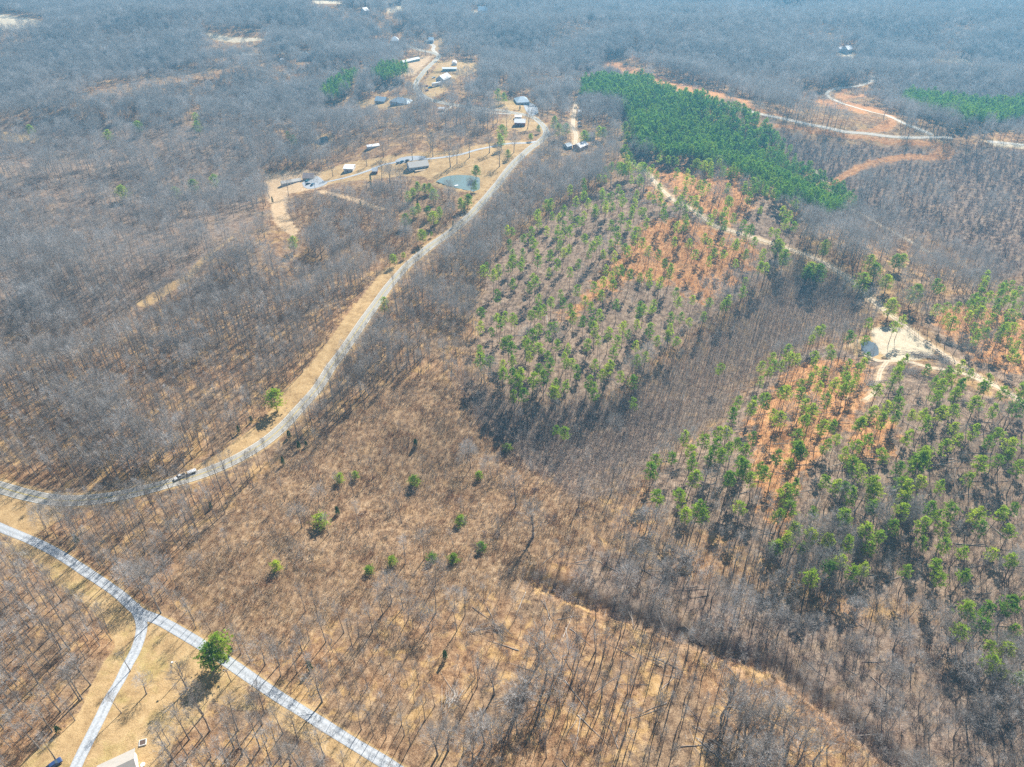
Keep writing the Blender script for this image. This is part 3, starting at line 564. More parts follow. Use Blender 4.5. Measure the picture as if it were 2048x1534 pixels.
# ------------------------------------------------------------------ scattering
def scatter(name, kind, pts, sc, label=None, cat=None, group=None):
    """one 'stuff' object whose geometry nodes put a prototype on every point"""
    if len(pts) == 0: return
    protos = STUFF[kind]; c = bpy.data.collections.new('proto_' + name)
    for i, me in enumerate(protos):
        o = bpy.data.objects.new('%s_proto_%02d' % (name, i), me); c.objects.link(o)
    me = bpy.data.meshes.new(name); X, Y = pts[:, 0], pts[:, 1]; n = len(pts)
    me.vertices.add(n); me.vertices.foreach_set('co', np.stack([X, Y, terr(X, Y)], 1).ravel())
    rot = np.stack([rng.normal(0, .035, n), rng.normal(0, .035, n), rng.uniform(0, 6.28, n)], 1)
    for nm, ty, dat in (('rot', 'FLOAT_VECTOR', rot), ('scl', 'FLOAT_VECTOR', np.stack([sc * rng.uniform(.88, 1.12, n), sc * rng.uniform(.88, 1.12, n), sc], 1))):
        a = me.attributes.new(nm, ty, 'POINT'); a.data.foreach_set('vector', dat.ravel())
    a = me.attributes.new('pick', 'INT', 'POINT'); a.data.foreach_set('value', rng.integers(0, len(protos), n).astype(np.int32))
    ng = bpy.data.node_groups.new(name, 'GeometryNodeTree'); ng.interface.new_socket('Geometry', in_out='INPUT', socket_type='NodeSocketGeometry'); ng.interface.new_socket('Geometry', in_out='OUTPUT', socket_type='NodeSocketGeometry')
    N, L = ng.nodes, ng.links; gi = N.new('NodeGroupInput'); go = N.new('NodeGroupOutput'); ip = N.new('GeometryNodeInstanceOnPoints'); ci = N.new('GeometryNodeCollectionInfo')
    ci.inputs['Collection'].default_value = c; ci.inputs['Separate Children'].default_value = True; ci.inputs['Reset Children'].default_value = True
    ip.inputs['Pick Instance'].default_value = True
    def na(nm, ty): x = N.new('GeometryNodeInputNamedAttribute'); x.data_type = ty; x.inputs['Name'].default_value = nm; return x.outputs[0]
    L.new(gi.outputs[0], ip.inputs['Points']); L.new(ci.outputs[0], ip.inputs['Instance']); L.new(na('pick', 'INT'), ip.inputs['Instance Index'])
    er = N.new('FunctionNodeEulerToRotation'); L.new(na('rot', 'FLOAT_VECTOR'), er.inputs[0]); L.new(er.outputs[0], ip.inputs['Rotation']); L.new(na('scl', 'FLOAT_VECTOR'), ip.inputs['Scale']); L.new(ip.outputs[0], go.inputs[0])
    o = link(name, me); md = o.modifiers.new('scatter', 'NODES'); md.node_group = ng
    tag(o, label, cat, group, 'stuff'); return o
def jitter_grid(x0, x1, y0, y1, s):
    nx, ny = int((x1 - x0) / s), int((y1 - y0) / s)
    X, Y = np.meshgrid(np.arange(nx) * s + x0, np.arange(ny) * s + y0); X = X + (np.arange(ny)[:, None] % 2) * s * .5
    return np.stack([(X + rng.uniform(-.42, .42, X.shape) * s).ravel(), (Y + rng.uniform(-.42, .42, X.shape) * s).ravel()], 1)
def in_view(P, mx=170, top=-40, bot=1534 + 330):
    x, y, z = proj(P[:, 0], P[:, 1], terr(P[:, 0], P[:, 1])); return (x > -mx) & (x < 2048 + mx) & (y > top) & (y < bot) & (z > 5)
def conv(lst, ox, oy, sc): return [(ox + a / sc, oy + b / sc) for a, b in lst]
PX = []
PX += conv([(230,540),(250,640),(220,690),(300,670),(125,740),(160,710),(40,980),(145,1020),(260,800),(150,880),(400,520),(380,450),(440,400),(470,370),(525,330),(575,350),(600,300),(680,240),(740,190),(770,250),(730,360),(650,440),(610,410),(560,430),(500,600),(430,640),(470,570),(570,540),(600,590),(640,570),(410,760),(700,670),(650,720),(690,840),(805,530),(770,600),(880,590),(930,410),(890,280),(940,280),(1000,350),(990,200),(870,180),(1095,260),(1160,320),(1120,450),(1080,510),(1040,580),(940,520),(960,620),(1170,580),(1140,520),(1250,600),(1300,660),(1340,690),(890,710),(930,740),(880,790),(810,820),(855,880),(940,810),(1040,400),(1070,450),(1170,390),(1380,410),(1440,350),(1290,280),(1370,270),(1410,240),(1510,270),(1560,110),(1520,130),(1380,50),(1450,50),(1700,310),(1610,370),(1680,360),(1760,360),(1830,410),(1870,420),(1700,400),(1910,520),(1850,600),(1970,600),(1500,600),(1700,590),(1680,610),(1940,690),(1990,700),(1850,780),(1820,850),(1710,950),(1730,900),(1600,920),(1560,1030),(1380,920),(1360,860),(1390,930),(970,930),(1110,1000),(1110,1080),(1340,1020),(1400,1030),(1465,1050),(1330,1110),(1320,1160),(1370,1180),(1190,1120),(1240,1190),(1100,1230),(910,1140),(970,1190),(800,960),(850,1010),(790,1050),(820,1100),(740,1060),(670,1030),(500,1160),(340,1180),(390,1120),(230,1180),(190,1200),(250,1230),(440,1220),(40,1260),(40,1320),(100,1320),(190,1360),(180,1420),(260,1320),(370,1300),(400,1270),(440,1370),(490,1370),(470,1450),(390,1450),(300,1450),(240,1430),(600,1300),(620,1350),(660,1330),(700,1390),(810,1350),(750,1480),(800,1500),(550,1490),(1100,1330),(1160,1300),(1000,1430),(1080,1450),(900,1360),(860,1420),(1940,1470),(1680,1370),(320,590)], 950, 330, 3.408)
PX += conv([(350,180),(410,170),(480,180),(440,300),(500,280),(550,220),(640,190),(700,250),(730,270),(770,220),(920,240),(970,280),(980,230),(1160,190),(1255,350),(720,530),(780,550),(1930,440),(1900,540),(1810,560),(1720,600),(1800,640),(1660,680),(1530,700),(1380,800),(1420,740),(1430,1000),(1575,1000),(1650,860),(1860,710),(1940,600),(1980,740),(1990,800),(1900,900),(1930,860),(1690,1070),(1730,1110),(1630,1110),(1780,710)], 900, 700, 3.408)
PX += conv([(170,80),(20,50),(60,110),(505,50),(670,130),(110,250),(150,290),(360,210),(280,330),(210,370),(50,370),(510,420),(430,440),(360,575),(430,550),(335,840),(440,760),(625,590),(680,400),(740,410),(815,430),(900,300),(965,410),(880,480),(1030,450),(1020,530),(840,580),(980,80),(1100,210),(1200,290),(1190,380),(1240,70),(1300,190),(1380,150),(1480,130),(1400,240),(1340,270),(1290,420),(1360,400),(1230,500),(1190,570),(1700,30),(1900,50),(1760,250),(1850,220),(1930,190),(1960,120),(1650,340),(2020,310),(960,710),(1050,740),(610,760),(700,800),(860,810),(1010,830),(1350,650),(1360,780),(1530,720),(1520,800),(1620,820),(1870,580),(1970,710),(700,920),(600,1030),(850,980),(1630,1020),(1680,1200),(1620,1380),(1750,1350),(1840,1480),(1930,1510)], 1450, 850, 3.41)
PX += conv([(1730,640),(1850,680),(1700,760),(1810,860),(1900,880),(1560,350)], 1500, 1100, 3.535)
PX += conv([(150,450),(190,480),(470,380),(640,290),(740,310),(790,190),(740,520),(70,750),(210,690),(360,710),(500,680),(570,600),(420,820),(320,900),(600,710),(650,690),(860,700),(930,690),(1050,780),(1040,860),(1020,570),(1250,570),(880,990),(780,910),(1000,990),(950,880),(1150,920),(1230,920),(1390,910),(1250,990),(1330,780),(1410,710),(1540,690),(1690,720),(1790,670),(1880,750),(1530,890),(1680,830),(1810,900),(200,1090),(770,1150),(400,1180),(1080,1110),(1640,1070),(1880,1090),(1330,70),(1400,140),(1480,190),(1520,60),(1600,30),(1660,40),(1700,90),(1420,40),(1830,20),(1990,210),(2000,370),(1980,30),(1000,190),(1050,160),(2030,740),(1940,830),(2000,880)], 1550, 600, 4.112)
SMALL = conv([(840,350,),(960,340),(1410,380),(680,670),(1750,660),(1530,950),(1240,970),(1065,1030),(1700,960),(370,1005),(1890,340),(1905,870)], 450, 850, 3.724) + [(1016, 885), (955, 940)]
MIDP = conv([(1370,510),(1330,560),(1290,600),(1420,520),(1470,520),(1500,570),(1370,690),(1330,720),(1260,780),(1400,720),(1470,710),(1540,720),(1500,760),(1730,640),(1780,610),(1750,700),(1850,370),(1830,500),(1410,900),(1480,920),(1180,1100),(1250,1090),(340,970),(310,90),(350,140)], 500, 240, 4.096)
MIDP += conv([(1830,900),(1860,860),(1800,950),(1960,960),(1990,1000),(1900,980),(1680,980),(1590,1060),(1300,990),(1290,1080),(1320,640),(1260,620)], 750, 60, 5.113)
MIDP += conv([(200,850),(930,830),(730,890),(1325,780),(1335,830),(1450,1200),(1310,1230),(1340,1240),(1200,1270),(805,1265)], 0, 0, 3.408)
MIDP += conv([(580,580),(910,690),(960,740),(990,780),(1120,670),(1160,670),(850,830),(1050,830),(1240,910),(1080,1000),(480,740),(520,760),(440,760),(270,640),(220,560)], 1500, 330, 3.737)
MIDP += conv([(820,750),(840,850),(830,950),(850,1000),(970,1090),(800,1090),(860,1100),(670,1120),(1220,1030),(1160,980),(1410,1060),(1500,1050),(1700,1120),(1260,1160),(1340,1170),(300,810),(330,800),(490,830),(600,800),(640,800),(230,740),(40,850)], 1050, 60, 4.096)
MIDP += [(545, 385 + 400), (430, 1278), (412, 1298), (765, 600), (1015, 300)]
CLEAR_PX = {k: np.array(v[0], float) for k, v in CLEAR.items() if k not in ('lawn', 'lawn_strip', 'corner', 'gap_left2')}
CLEAR_PX['extra_green'] = np.array([(845, 125), (960, 118), (965, 150), (935, 165), (905, 185), (850, 190)], float)
def hides(P, hs, s=1.0, p_lot=.93, p_road=.72):
    """true where something this tall standing here would stand in front of a clearing, road or house that the photo shows"""
    X, Y = P[:, 0], P[:, 1]; z = terr(X, Y); bad = np.zeros(len(P), bool); r1, r2 = rng.random(len(P)), rng.random(len(P))
    for h in hs:
        u, v, _ = proj(X, Y, z + h * s)
        for k, q in CLEAR_PX.items(): bad |= inside(u, v, q) & (r1 < p_lot * (.97 if 'far' in k else .6 if 'gap' in k else 1))
        for a, b in MIDP: bad |= (np.abs(u - a) < 9) & (np.abs(v - b) < 14) & (r1 < .92)
        for q in PINE_DENSE[2:]: bad |= inside(u, v, np.array(q, float)) & (r1 < .9)
        for q in PONDS.values(): bad |= inside(u, v, np.array(q, float)) & (r1 < .9)
        bad |= (seg_dist(u, v, np.array(ROAD_MAIN, float)) < np.clip(v / 90, 2.0, 8)) & (v < 900) & (r2 < p_road)
        for t in BANDS[:5]: bad |= (seg_dist(u, v, np.array(t, float)) < 3.0) & (r2 < .8)
        for t in (TRACK_R, TRACK_FAR, TRACK_FAR2, TRACK_E, DRIVE_H, TRACK_MID, SPUR): bad |= (seg_dist(u, v, np.array(t, float)) < np.clip(v / 110, 2.2, 6)) & (r2 < .85)
        for a, b, r in BUILDPX[:32]: bad |= (np.abs(u - a) < r * 1.2) & (np.abs(v - b + 4) < r * .8) & (r1 < .8)
    return bad
def free(P, r_main=8.0, r_drive=3.6, lawns=True):
    X, Y = P[:, 0], P[:, 1]; ok = seg_dist(X, Y, W_MAIN[::4]) > r_main
    ok &= (seg_dist(X, Y, W_DN[::4]) > r_drive) & (seg_dist(X, Y, W_DS[::4]) > r_drive)
    for T_, w in zip(W_T, T_WID): ok &= seg_dist(X, Y, T_[::3]) > w * .5 + 1.4
    for p in PONDS_W.values(): ok &= sdf(X, Y, p) < -2
    for p in BANDS_W: ok &= seg_dist(X, Y, p) > 6
    if lawns:
        for k, p in CLEAR_W.items(): ok &= ~inside(X, Y, p)
    for (hx, hy, hr) in BUILT: ok &= np.hypot(X - hx, Y - hy) > hr
    return ok
BUILT = []
BUILDPX = [(582, 366, 15), (616, 358, 12), (696, 342, 9), (750, 346, 7), (838, 340, 15), (747, 298, 9), (1042, 250, 11), (1040, 237, 8), (1046, 206, 11), (936, 214, 7), (882, 220, 7), (884, 158, 11), (872, 172, 9),
           (898, 138, 12), (911, 127, 9), (823, 126, 12), (764, 204, 10), (798, 206, 12), (863, 85, 8), (790, 82, 9), (612, 118, 11), (565, 124, 8), (966, 24, 9), (1698, 108, 12), (1183, 276, 8), (1168, 298, 6), (1140, 296, 6),
           (1159, 240, 6), (245, 1530, 12), (1850, 716, 9), (1820, 745, 11), (1900, 690, 8), (735, 26, 7)]
for px, py, r in BUILDPX: q = gnd(px, py); BUILT.append((q[0], q[1], r))
ZW = {k: wp(v) for k, v in dict(B1=B1, B2=B2, B3=B3, SAPL=SAPL, THICK=THICK, REGROW=REGROW, YOUNG=YOUNG_L, POCKET=POCKET).items()}
DENSE_W = [wp(p) for p in PINE_DENSE]
def zone(P):
    X, Y = P[:, 0], P[:, 1]; z = np.full(len(P), 'wood', dtype='U8')
    for k in ('YOUNG', 'POCKET', 'REGROW', 'THICK', 'SAPL', 'B3', 'B1', 'B2'): z[inside(X, Y, ZW[k])] = k
    for p in DENSE_W: z[inside(X, Y, p)] = 'PD'
    return z
def smooth_noise(P, s, seed=0):
    X, Y = P[:, 0] / s + seed, P[:, 1] / s - seed
    return .5 + .25 * np.sin(X + 1.7 * np.sin(Y * .8)) + .25 * np.sin(1.3 * Y + 1.9 * np.sin(X * .7 + 1))
def thin(P, keep): return P[rng.random(len(P)) < keep]
Ymax = flat(1024, -40)[1] + 60
# bare trees
near = jitter_grid(-330, 330, 60, 430, 4.6); near = near[in_view(near)]; near = near[free(near)]; near = near[~hides(near, (3, 7, 11))]
farp = jitter_grid(-1400, 1400, 430, Ymax, 6.8); farp = farp[in_view(farp)]; farp = farp[free(farp)]; farp = farp[~hides(farp, (3, 7, 11, 14))]
zn, zf = zone(near), zone(farp)
OPEN_W = wp([(820, 1190), (960, 1180), (1150, 1090), (1300, 1130), (1560, 1180), (1900, 1320), (2300, 1500), (2300, 1900), (700, 1900), (640, 1440), (560, 1340), (650, 1250)])
opn = inside(near[:, 0], near[:, 1], OPEN_W)
px, py, _ = proj(near[:, 0], near[:, 1], terr(near[:, 0], near[:, 1]))
keep = np.ones(len(near)); keep[zn == 'THICK'] = .05; keep[(zn == 'SAPL')] = .10; keep[(zn == 'B1')] = .06; keep[(zn == 'B2')] = .22; keep[zn == 'B3'] = .1; keep[zn == 'PD'] = 0
pass
keep[zn == 'POCKET'] = .45; keep[opn] = .5; keep[(zn == 'wood') & (px < 820) & (py > 1180)] = .78
keep[(zn == 'B2') & (py > 1000)] = .6; keep[inside(px, py, np.array(DARK_R, float))] = .72
m_ = rng.random(len(near)) < keep; near, zn, opn, px, py = near[m_], zn[m_], opn[m_], px[m_], py[m_]
kind = np.where(opn | (zn == 'B2') | ((px > 850) & (py > 480)), 'slim', 'forest')
kind = np.where((smooth_noise(near, 14, 3) > .72) & (rng.random(len(near)) < .6), 'oak', kind); kind = np.where(inside(px, py, np.array(DARK_R, float)) & (rng.random(len(near)) < .28), 'oak', kind)
kf = np.ones(len(farp)); kf[zf == 'THICK'] = .05; kf[zf == 'SAPL'] = .1; kf[zf == 'B1'] = .06; kf[zf == 'B2'] = .1; kf[zf == 'B3'] = .1; kf[zf == 'PD'] = 0; kf[zf == 'REGROW'] = .12; kf[zf == 'POCKET'] = .4
kf[inside(farp[:, 0], farp[:, 1], wp([(640, 290), (900, 260), (1060, 260), (1090, 285), (1020, 350), (880, 350), (700, 360)]))] = .35
m_ = rng.random(len(farp)) < kf; farp, zf = farp[m_], zf[m_]
m_ = (smooth_noise(farp, 45, 2) + rng.normal(0, .18, len(farp)) > .14); farp, zf = farp[m_], zf[m_]
bigf = .72 + .55 * smooth_noise(farp, 30, 9) + rng.normal(0, .09, len(farp))
# lone trees drawn from the photo: foot of trunk in photo pixels, kind, height
LONE = [(322, 1226, 'forest', 19), (293, 1388, 'oak', 11), (261, 1342, 'forest', 13), (243, 1426, 'forest', 12), (374, 1379, 'oak', 14), (368, 1406, 'slim', 13), (340, 1488, 'forest', 13), (150, 1441, 'forest', 12), (111, 1519, 'forest', 15),
        (400, 1392, 'slim', 10), (415, 1402, 'slim', 12), (444, 1437, 'slim', 13), (468, 1480, 'slim', 12), (422, 1514, 'forest', 13), (128, 1248, 'forest', 19), (158, 1344, 'forest', 17), (10, 1008, 'forest', 10),
        (1040, 860, 'slim', 15), (1032, 1012, 'forest', 22), (1066, 1075, 'oak', 21), (1157, 1015, 'forest', 19), (1222, 990, 'forest', 20), (652, 1284, 'forest', 16), (704, 1290, 'slim', 15), (745, 1264, 'forest', 16), (814, 1315, 'slim', 14), (872, 1226, 'forest', 20), (914, 1262, 'slim', 18), (930, 1230, 'slim', 17),
        (717, 1272, 'slim', 14), (760, 1290, 'slim', 15), (790, 1350, 'slim', 14), (735, 1375, 'slim', 15), (838, 1368, 'slim', 15), (870, 1412, 'slim', 14), (920, 1440, 'slim', 14), (1090, 1290, 'slim', 18), (1170, 1290, 'slim', 18), (1240, 1350, 'slim', 20), (1200, 1420, 'slim', 19), (1290, 1240, 'slim', 18), (1330, 1330, 'slim', 19), (1250, 1470, 'slim', 20),
        (539, 396, 'oak', 13), (901, 335, 'oak', 20), (914, 327, 'oak', 17), (939, 315, 'oak', 18), (979, 306, 'oak', 17), (999, 333, 'oak', 18), (1028, 305, 'oak', 17), (866, 313, 'oak', 17), (862, 305, 'oak', 16), (825, 320, 'oak', 16), (764, 360, 'oak', 17), (779, 366, 'oak', 17), (795, 371, 'slim', 16), (803, 372, 'oak', 16), (817, 374, 'slim', 15),
        (767, 315, 'oak', 15), (734, 332, 'oak', 12), (666, 353, 'oak', 14), (585, 330, 'oak', 13), (612, 332, 'oak', 14), (563, 325, 'oak', 13), (898, 395, 'oak', 14), (942, 392, 'oak', 15), (1055, 258, 'oak', 18), (816, 190, 'oak', 14), (824, 196, 'oak', 14), (798, 195, 'oak', 14), (840, 195, 'oak', 12), (370, 1010, 'forest', 13), (325, 1070, 'forest', 17), (290, 1108, 'forest', 16), (390, 1010, 'forest', 13), (115, 1077, 'slim', 14), (134, 1072, 'slim', 14),
        (235, 1128, 'forest', 16), (190, 1116, 'slim', 15), (256, 1100, 'slim', 15), (335, 1035, 'forest', 14), (380, 1012, 'forest', 15), (425, 1000, 'forest', 13), (440, 1010, 'slim', 12), (508, 975, 'slim', 11), (552, 955, 'slim', 13), (565, 920, 'forest', 12), (633, 895, 'forest', 12), (655, 875, 'forest', 12)]
nsz = .72 + .42 * smooth_noise(near, 22, 4)
cand = [(float(p[0]), float(p[1]), k, nsz[len_i] + rng.uniform(-.1, .15), 0) for len_i, (p, k) in enumerate(zip(near, kind))]
H0 = {'forest': 17.5, 'oak': 16.0, 'slim': 16.0}
lone = [(*gnd(a, b)[:2], k, h / H0[k], 1) for a, b, k, h in LONE]
LP = np.array([c[:2] for c in lone]); lr = np.array([3.0 if c[2] == 'slim' else 4.5 for c in lone])
cand = [c for c in cand if np.min(np.hypot(LP[:, 0] - c[0], LP[:, 1] - c[1]) - lr) > 0] + lone
ca = np.array([[c[0], c[1], c[3], c[4]] for c in cand]); ck = np.array([c[2] for c in cand])
cx, cy, cz = proj(ca[:, 0], ca[:, 1], terr(ca[:, 0], ca[:, 1])); topx, topy, _ = proj(ca[:, 0], ca[:, 1], terr(ca[:, 0], ca[:, 1]) + 14 * ca[:, 2])
vis = (topx > 2) & (topx < 2046) & (topy < 1530) & (cx > -30) & (cx < 2078)
size = ca[:, 2] / cz * vis * np.where(cy > 1590, .0, 1) + ca[:, 3] * 10 * vis
order = np.argsort(-size); ind = order[:298]; rest = order[298:]
ONES = 'zero one two three four five six seven eight nine ten eleven twelve thirteen fourteen fifteen sixteen seventeen eighteen nineteen'.split()
def words(n): n = int(n); return ONES[n] if n < 20 else ('twenty thirty forty fifty sixty seventy eighty ninety'.split()[n // 10 - 2] + ('-' + ONES[n % 10] if n % 10 else ''))
USED = set()
def half(v): n = int(round(v * 2)); return words(n // 2) + (' and a half' if n % 2 else '')
def uniq(prefix, x, y):
    """label that says where in the photo the thing is, finer where two would read the same"""
    x, y = min(99, max(1, x / 20.48)), min(99, max(1, y / 15.34))
    for a, b in ((words(round(x)), words(round(y))), (half(x), words(round(y))), (words(round(x)), half(y)), (half(x), half(y))):
        t = '%s, %s percent across, %s percent down' % (prefix, a, b)
        if t not in USED: break
    USED.add(t); return t
def put(name, label, cat, group, loc, rz, s, parts, tilt=(0, 0)):
    root = empty(name, loc, rz); root.rotation_euler = (tilt[0], tilt[1], rz); root.scale = (s[0], s[0], s[1]) if isinstance(s, tuple) else (s, s, s)
    tag(root, label, cat, group)
    for nm, me in parts: link(nm, me, root)
    return root
def place_word(x, y, X, Y):
    if seg_dist(np.array([X]), np.array([Y]), W_MAIN[::6])[0] < 16: return 'beside the winding road'
    if min(seg_dist(np.array([X]), np.array([Y]), W_DN[::6])[0], seg_dist(np.array([X]), np.array([Y]), W_DS[::6])[0]) < 12: return 'by the gravel drive'
    z = zone(np.array([[X, Y]]))[0]
    return {'B1': 'among the thinned pines', 'B2': 'among the thinned pines', 'B3': 'among the pines', 'THICK': 'in the brushy thicket', 'SAPL': 'in the sapling stand'}.get(z, 'in the bare woods' if y < 1150 else 'over leaf litter')
for i in ind:
    X, Y, s, _ = ca[i]; k = ck[i]; p = PROTO[k][rng.integers(len(PROTO[k]))]
    w = {'forest': 'tall bare grey tree', 'oak': 'spreading bare tree', 'slim': 'slender bare tree'}[k]
    x_, y_ = float(cx[i]), float(cy[i])
    put('bare_tree', uniq('%s %s' % (w, place_word(x_, y_, X, Y)), x_, y_), 'tree', 'bare hardwood trees in the foreground woods',
        (X, Y, float(terr(X, Y))), rng.uniform(0, 6.28), (s * rng.uniform(.9, 1.1), s), [('trunk', p[0]), ('crown', p[1])], (rng.normal(0, .03), rng.normal(0, .03)))
WL = 'grey mass of leafless woodland '
for k in ('forest', 'oak', 'slim'):
    q = rest[ck[rest] == k]; scatter('woodland', 'open' if k == 'forest' else k, ca[q][:, :2], ca[q][:, 2], WL + {'forest': 'on the left slopes beyond the winding road', 'oak': 'with round crowns between the road and clearings', 'slim': 'of thin poles around the cut pine stands'}[k], 'woodland')
young = (zf == 'YOUNG') & (rng.random(len(farp)) < .45); dist = farp[:, 1]
midm = (~young) & (dist < 760); farm = (~young) & (dist >= 760)
scatter('woodland', 'oak', farp[midm], bigf[midm], WL + 'in the middle distance around the houses', 'woodland')
scatter('woodland', 'far', farp[farm], bigf[farm] * 1.05, WL + 'fading blue towards the top of the photo', 'woodland')
scatter('woodland', 'forest', farp[young], bigf[young] * .72, WL + 'of low young trees on the left hillside', 'woodland')

# ------------------------------------------------------------------ saplings, brush, sedge, plantation (nobody could count these)
def field(zones_px, s, y0=60, y1=1400, noise=None, thr=None, edge_keep=True):
    out = []
    for P in zones_px:
        W_ = wp(P); lo, hi = W_.min(0), W_.max(0); g = jitter_grid(lo[0], hi[0], max(y0, lo[1]), min(y1, hi[1]), s)
        g = g[in_view(g, 200)]; d = sdf(g[:, 0], g[:, 1], W_) + rng.normal(0, s * 1.5, len(g)); g = g[d > 0]; out.append(g)
    g = np.vstack(out); g = g[free(g, 5.5, 3.2)]; g = g[~hides(g, (2.5, 6) if s < 2.5 else (2.5,))]
    if noise: g = g[smooth_noise(g, noise, 5) > thr]
    return g
g = field([SAPL], 1.75); scatter('sapling_stand', 'sapling', g, rng.uniform(.7, 1.15, len(g)), 'dense stand of thin grey saplings between the two thinned pine blocks', 'saplings')
g = field([THICK], 2.0); scatter('thicket', 'brush', g, .35 + .75 * smooth_noise(g, 5, 8) + rng.uniform(-.1, .25, len(g)), 'brown and russet brushy thicket filling the middle of the slope', 'brush')
g2 = thin(field([THICK], 4.2), .8); scatter('thicket', 'sapling', g2, rng.uniform(.4, .8, len(g2)), 'scattered grey saplings standing in the brushy thicket', 'saplings')
g = field([POCKET], 2.8); scatter('thicket', 'brush', g, rng.uniform(.7, 1.5, len(g)), 'grey scrub in the hollow below the house lawns', 'brush')
g = field([REGROW], 4.0); scatter('regrowth', 'regrow', g, rng.uniform(.6, 1.2, len(g)), 'dark purplish regrowth on the cut slope at the right', 'regrowth')
g = thin(field([B1, B2, B3], 3.2), .7); scatter('undergrowth', 'brush', g, rng.uniform(.35, .8, len(g)), 'low brush between the thinned pines and fallen logs', 'brush')
g = thin(field([B2], 3.4), .55); scatter('undergrowth', 'sapling', g, rng.uniform(.5, .95, len(g)), 'young grey stems among the thinned pines at the right', 'saplings')
g = thin(jitter_grid(-320, 320, 70, 420, 4.6), .55); g = g[in_view(g)]; g = g[free(g)]; g = g[np.isin(zone(g), ['wood'])]
scatter('undergrowth', 'brush', g, rng.uniform(.3, .75, len(g)), 'low brush on the leaf litter under the bare trees', 'brush')
g = field(ORANGE, 1.7, noise=6, thr=.35); scatter('sedge', 'sedge', g, rng.uniform(.7, 1.3, len(g)), 'orange broom sedge tufts covering the openings in the pines', 'grass')
gl = VALLEYS[0][0]; gl = catmull(gl, .7); gl = gl[smooth_noise(gl, 5, 3) > .38]; gl = gl + rng.normal(0, 1.7, gl.shape); scatter('gully_brush', 'regrow', gl, rng.uniform(.45, 1.0, len(gl)), 'tangled brush along the narrow lower right gully, dark also for bank shade', 'brush')  # real brush, its dark tone also painted in for the bank's shadow
gp = np.vstack([jitter_grid(-30, 230, 100, 330, 13)]); gp = gp[in_view(gp)]; gp = gp[free(gp)]; gz = proj(gp[:, 0], gp[:, 1], terr(gp[:, 0], gp[:, 1])); gp = gp[(gz[1] > 960) & (gz[0] > 980) & (rng.random(len(gp)) < .55)]
hw_ = field([HOLLOW], 2.6); scatter('thicket', 'regrow', hw_, rng.uniform(.4, .9, len(hw_)), 'brush filling the hollow between the pine blocks, coloured dark for its shade', 'brush')  # dark brush colour carries the shade of the hollow
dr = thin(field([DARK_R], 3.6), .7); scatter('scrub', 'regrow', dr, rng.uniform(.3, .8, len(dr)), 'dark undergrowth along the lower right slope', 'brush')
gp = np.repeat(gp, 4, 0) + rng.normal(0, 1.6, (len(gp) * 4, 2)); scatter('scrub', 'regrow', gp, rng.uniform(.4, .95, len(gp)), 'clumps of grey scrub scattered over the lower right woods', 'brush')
# rows of plantation pines
def rows(P, sx, sy, ang):
    W_ = wp(P); c = W_.mean(0); r = np.abs(W_ - c).max() * 1.5; g = []
    for i in np.arange(-r, r, sx):
        for j in np.arange(-r, r, sy): g.append((i + rng.normal(0, .35), j + rng.normal(0, .5)))
    g = np.array(g); ca_, sa_ = math.cos(ang), math.sin(ang); g = np.stack([g[:, 0] * ca_ - g[:, 1] * sa_, g[:, 0] * sa_ + g[:, 1] * ca_], 1) + c
    g = g[inside(g[:, 0], g[:, 1], W_)]; g = g[in_view(g, 200)]
    for T_, w in zip(W_T[:1] + W_T[3:7], [5, 6, 6, 6, 5]): g = g[seg_dist(g[:, 0], g[:, 1], T_[::3]) > w]
    return g
PD = [rows(PINE_DENSE[0], 4.5, 3.9, .5), rows(PINE_DENSE[1], 4.5, 4.5, .2), rows(PINE_DENSE[2], 4.5, 5, .2), rows(PINE_DENSE[3], 4.5, 5, .2)]
d0 = sdf(PD[0][:, 0], PD[0][:, 1], DENSE_W[0]); tail = proj(PD[0][:, 0], PD[0][:, 1], terr(PD[0][:, 0], PD[0][:, 1]))[0]
PD[0] = PD[0][(rng.random(len(d0)) < np.clip(.6 + d0 / 10, 0, 1)) & (rng.random(len(d0)) < np.where(tail > 1450, .72, .97)) & (smooth_noise(PD[0], 9, 1) > .02)]
scatter('pine_plantation', 'dense', PD[0], (.8 + .3 * smooth_noise(PD[0], 17, 2) + rng.normal(0, .09, len(PD[0]))), 'dense dark green pine plantation right of the winding road', 'pines')
scatter('pine_plantation', 'dense', PD[1], rng.uniform(.85, 1.1, len(PD[1])), 'narrow green pine belt at the upper right edge', 'pines')
scatter('pine_plantation', 'dense', PD[2], rng.uniform(.8, 1.1, len(PD[2])), 'small green pine grove left of the upper houses', 'pines')
scatter('pine_plantation', 'dense', PD[3], rng.uniform(.8, 1.1, len(PD[3])), 'small pine clump below the long pale trailer', 'pines')

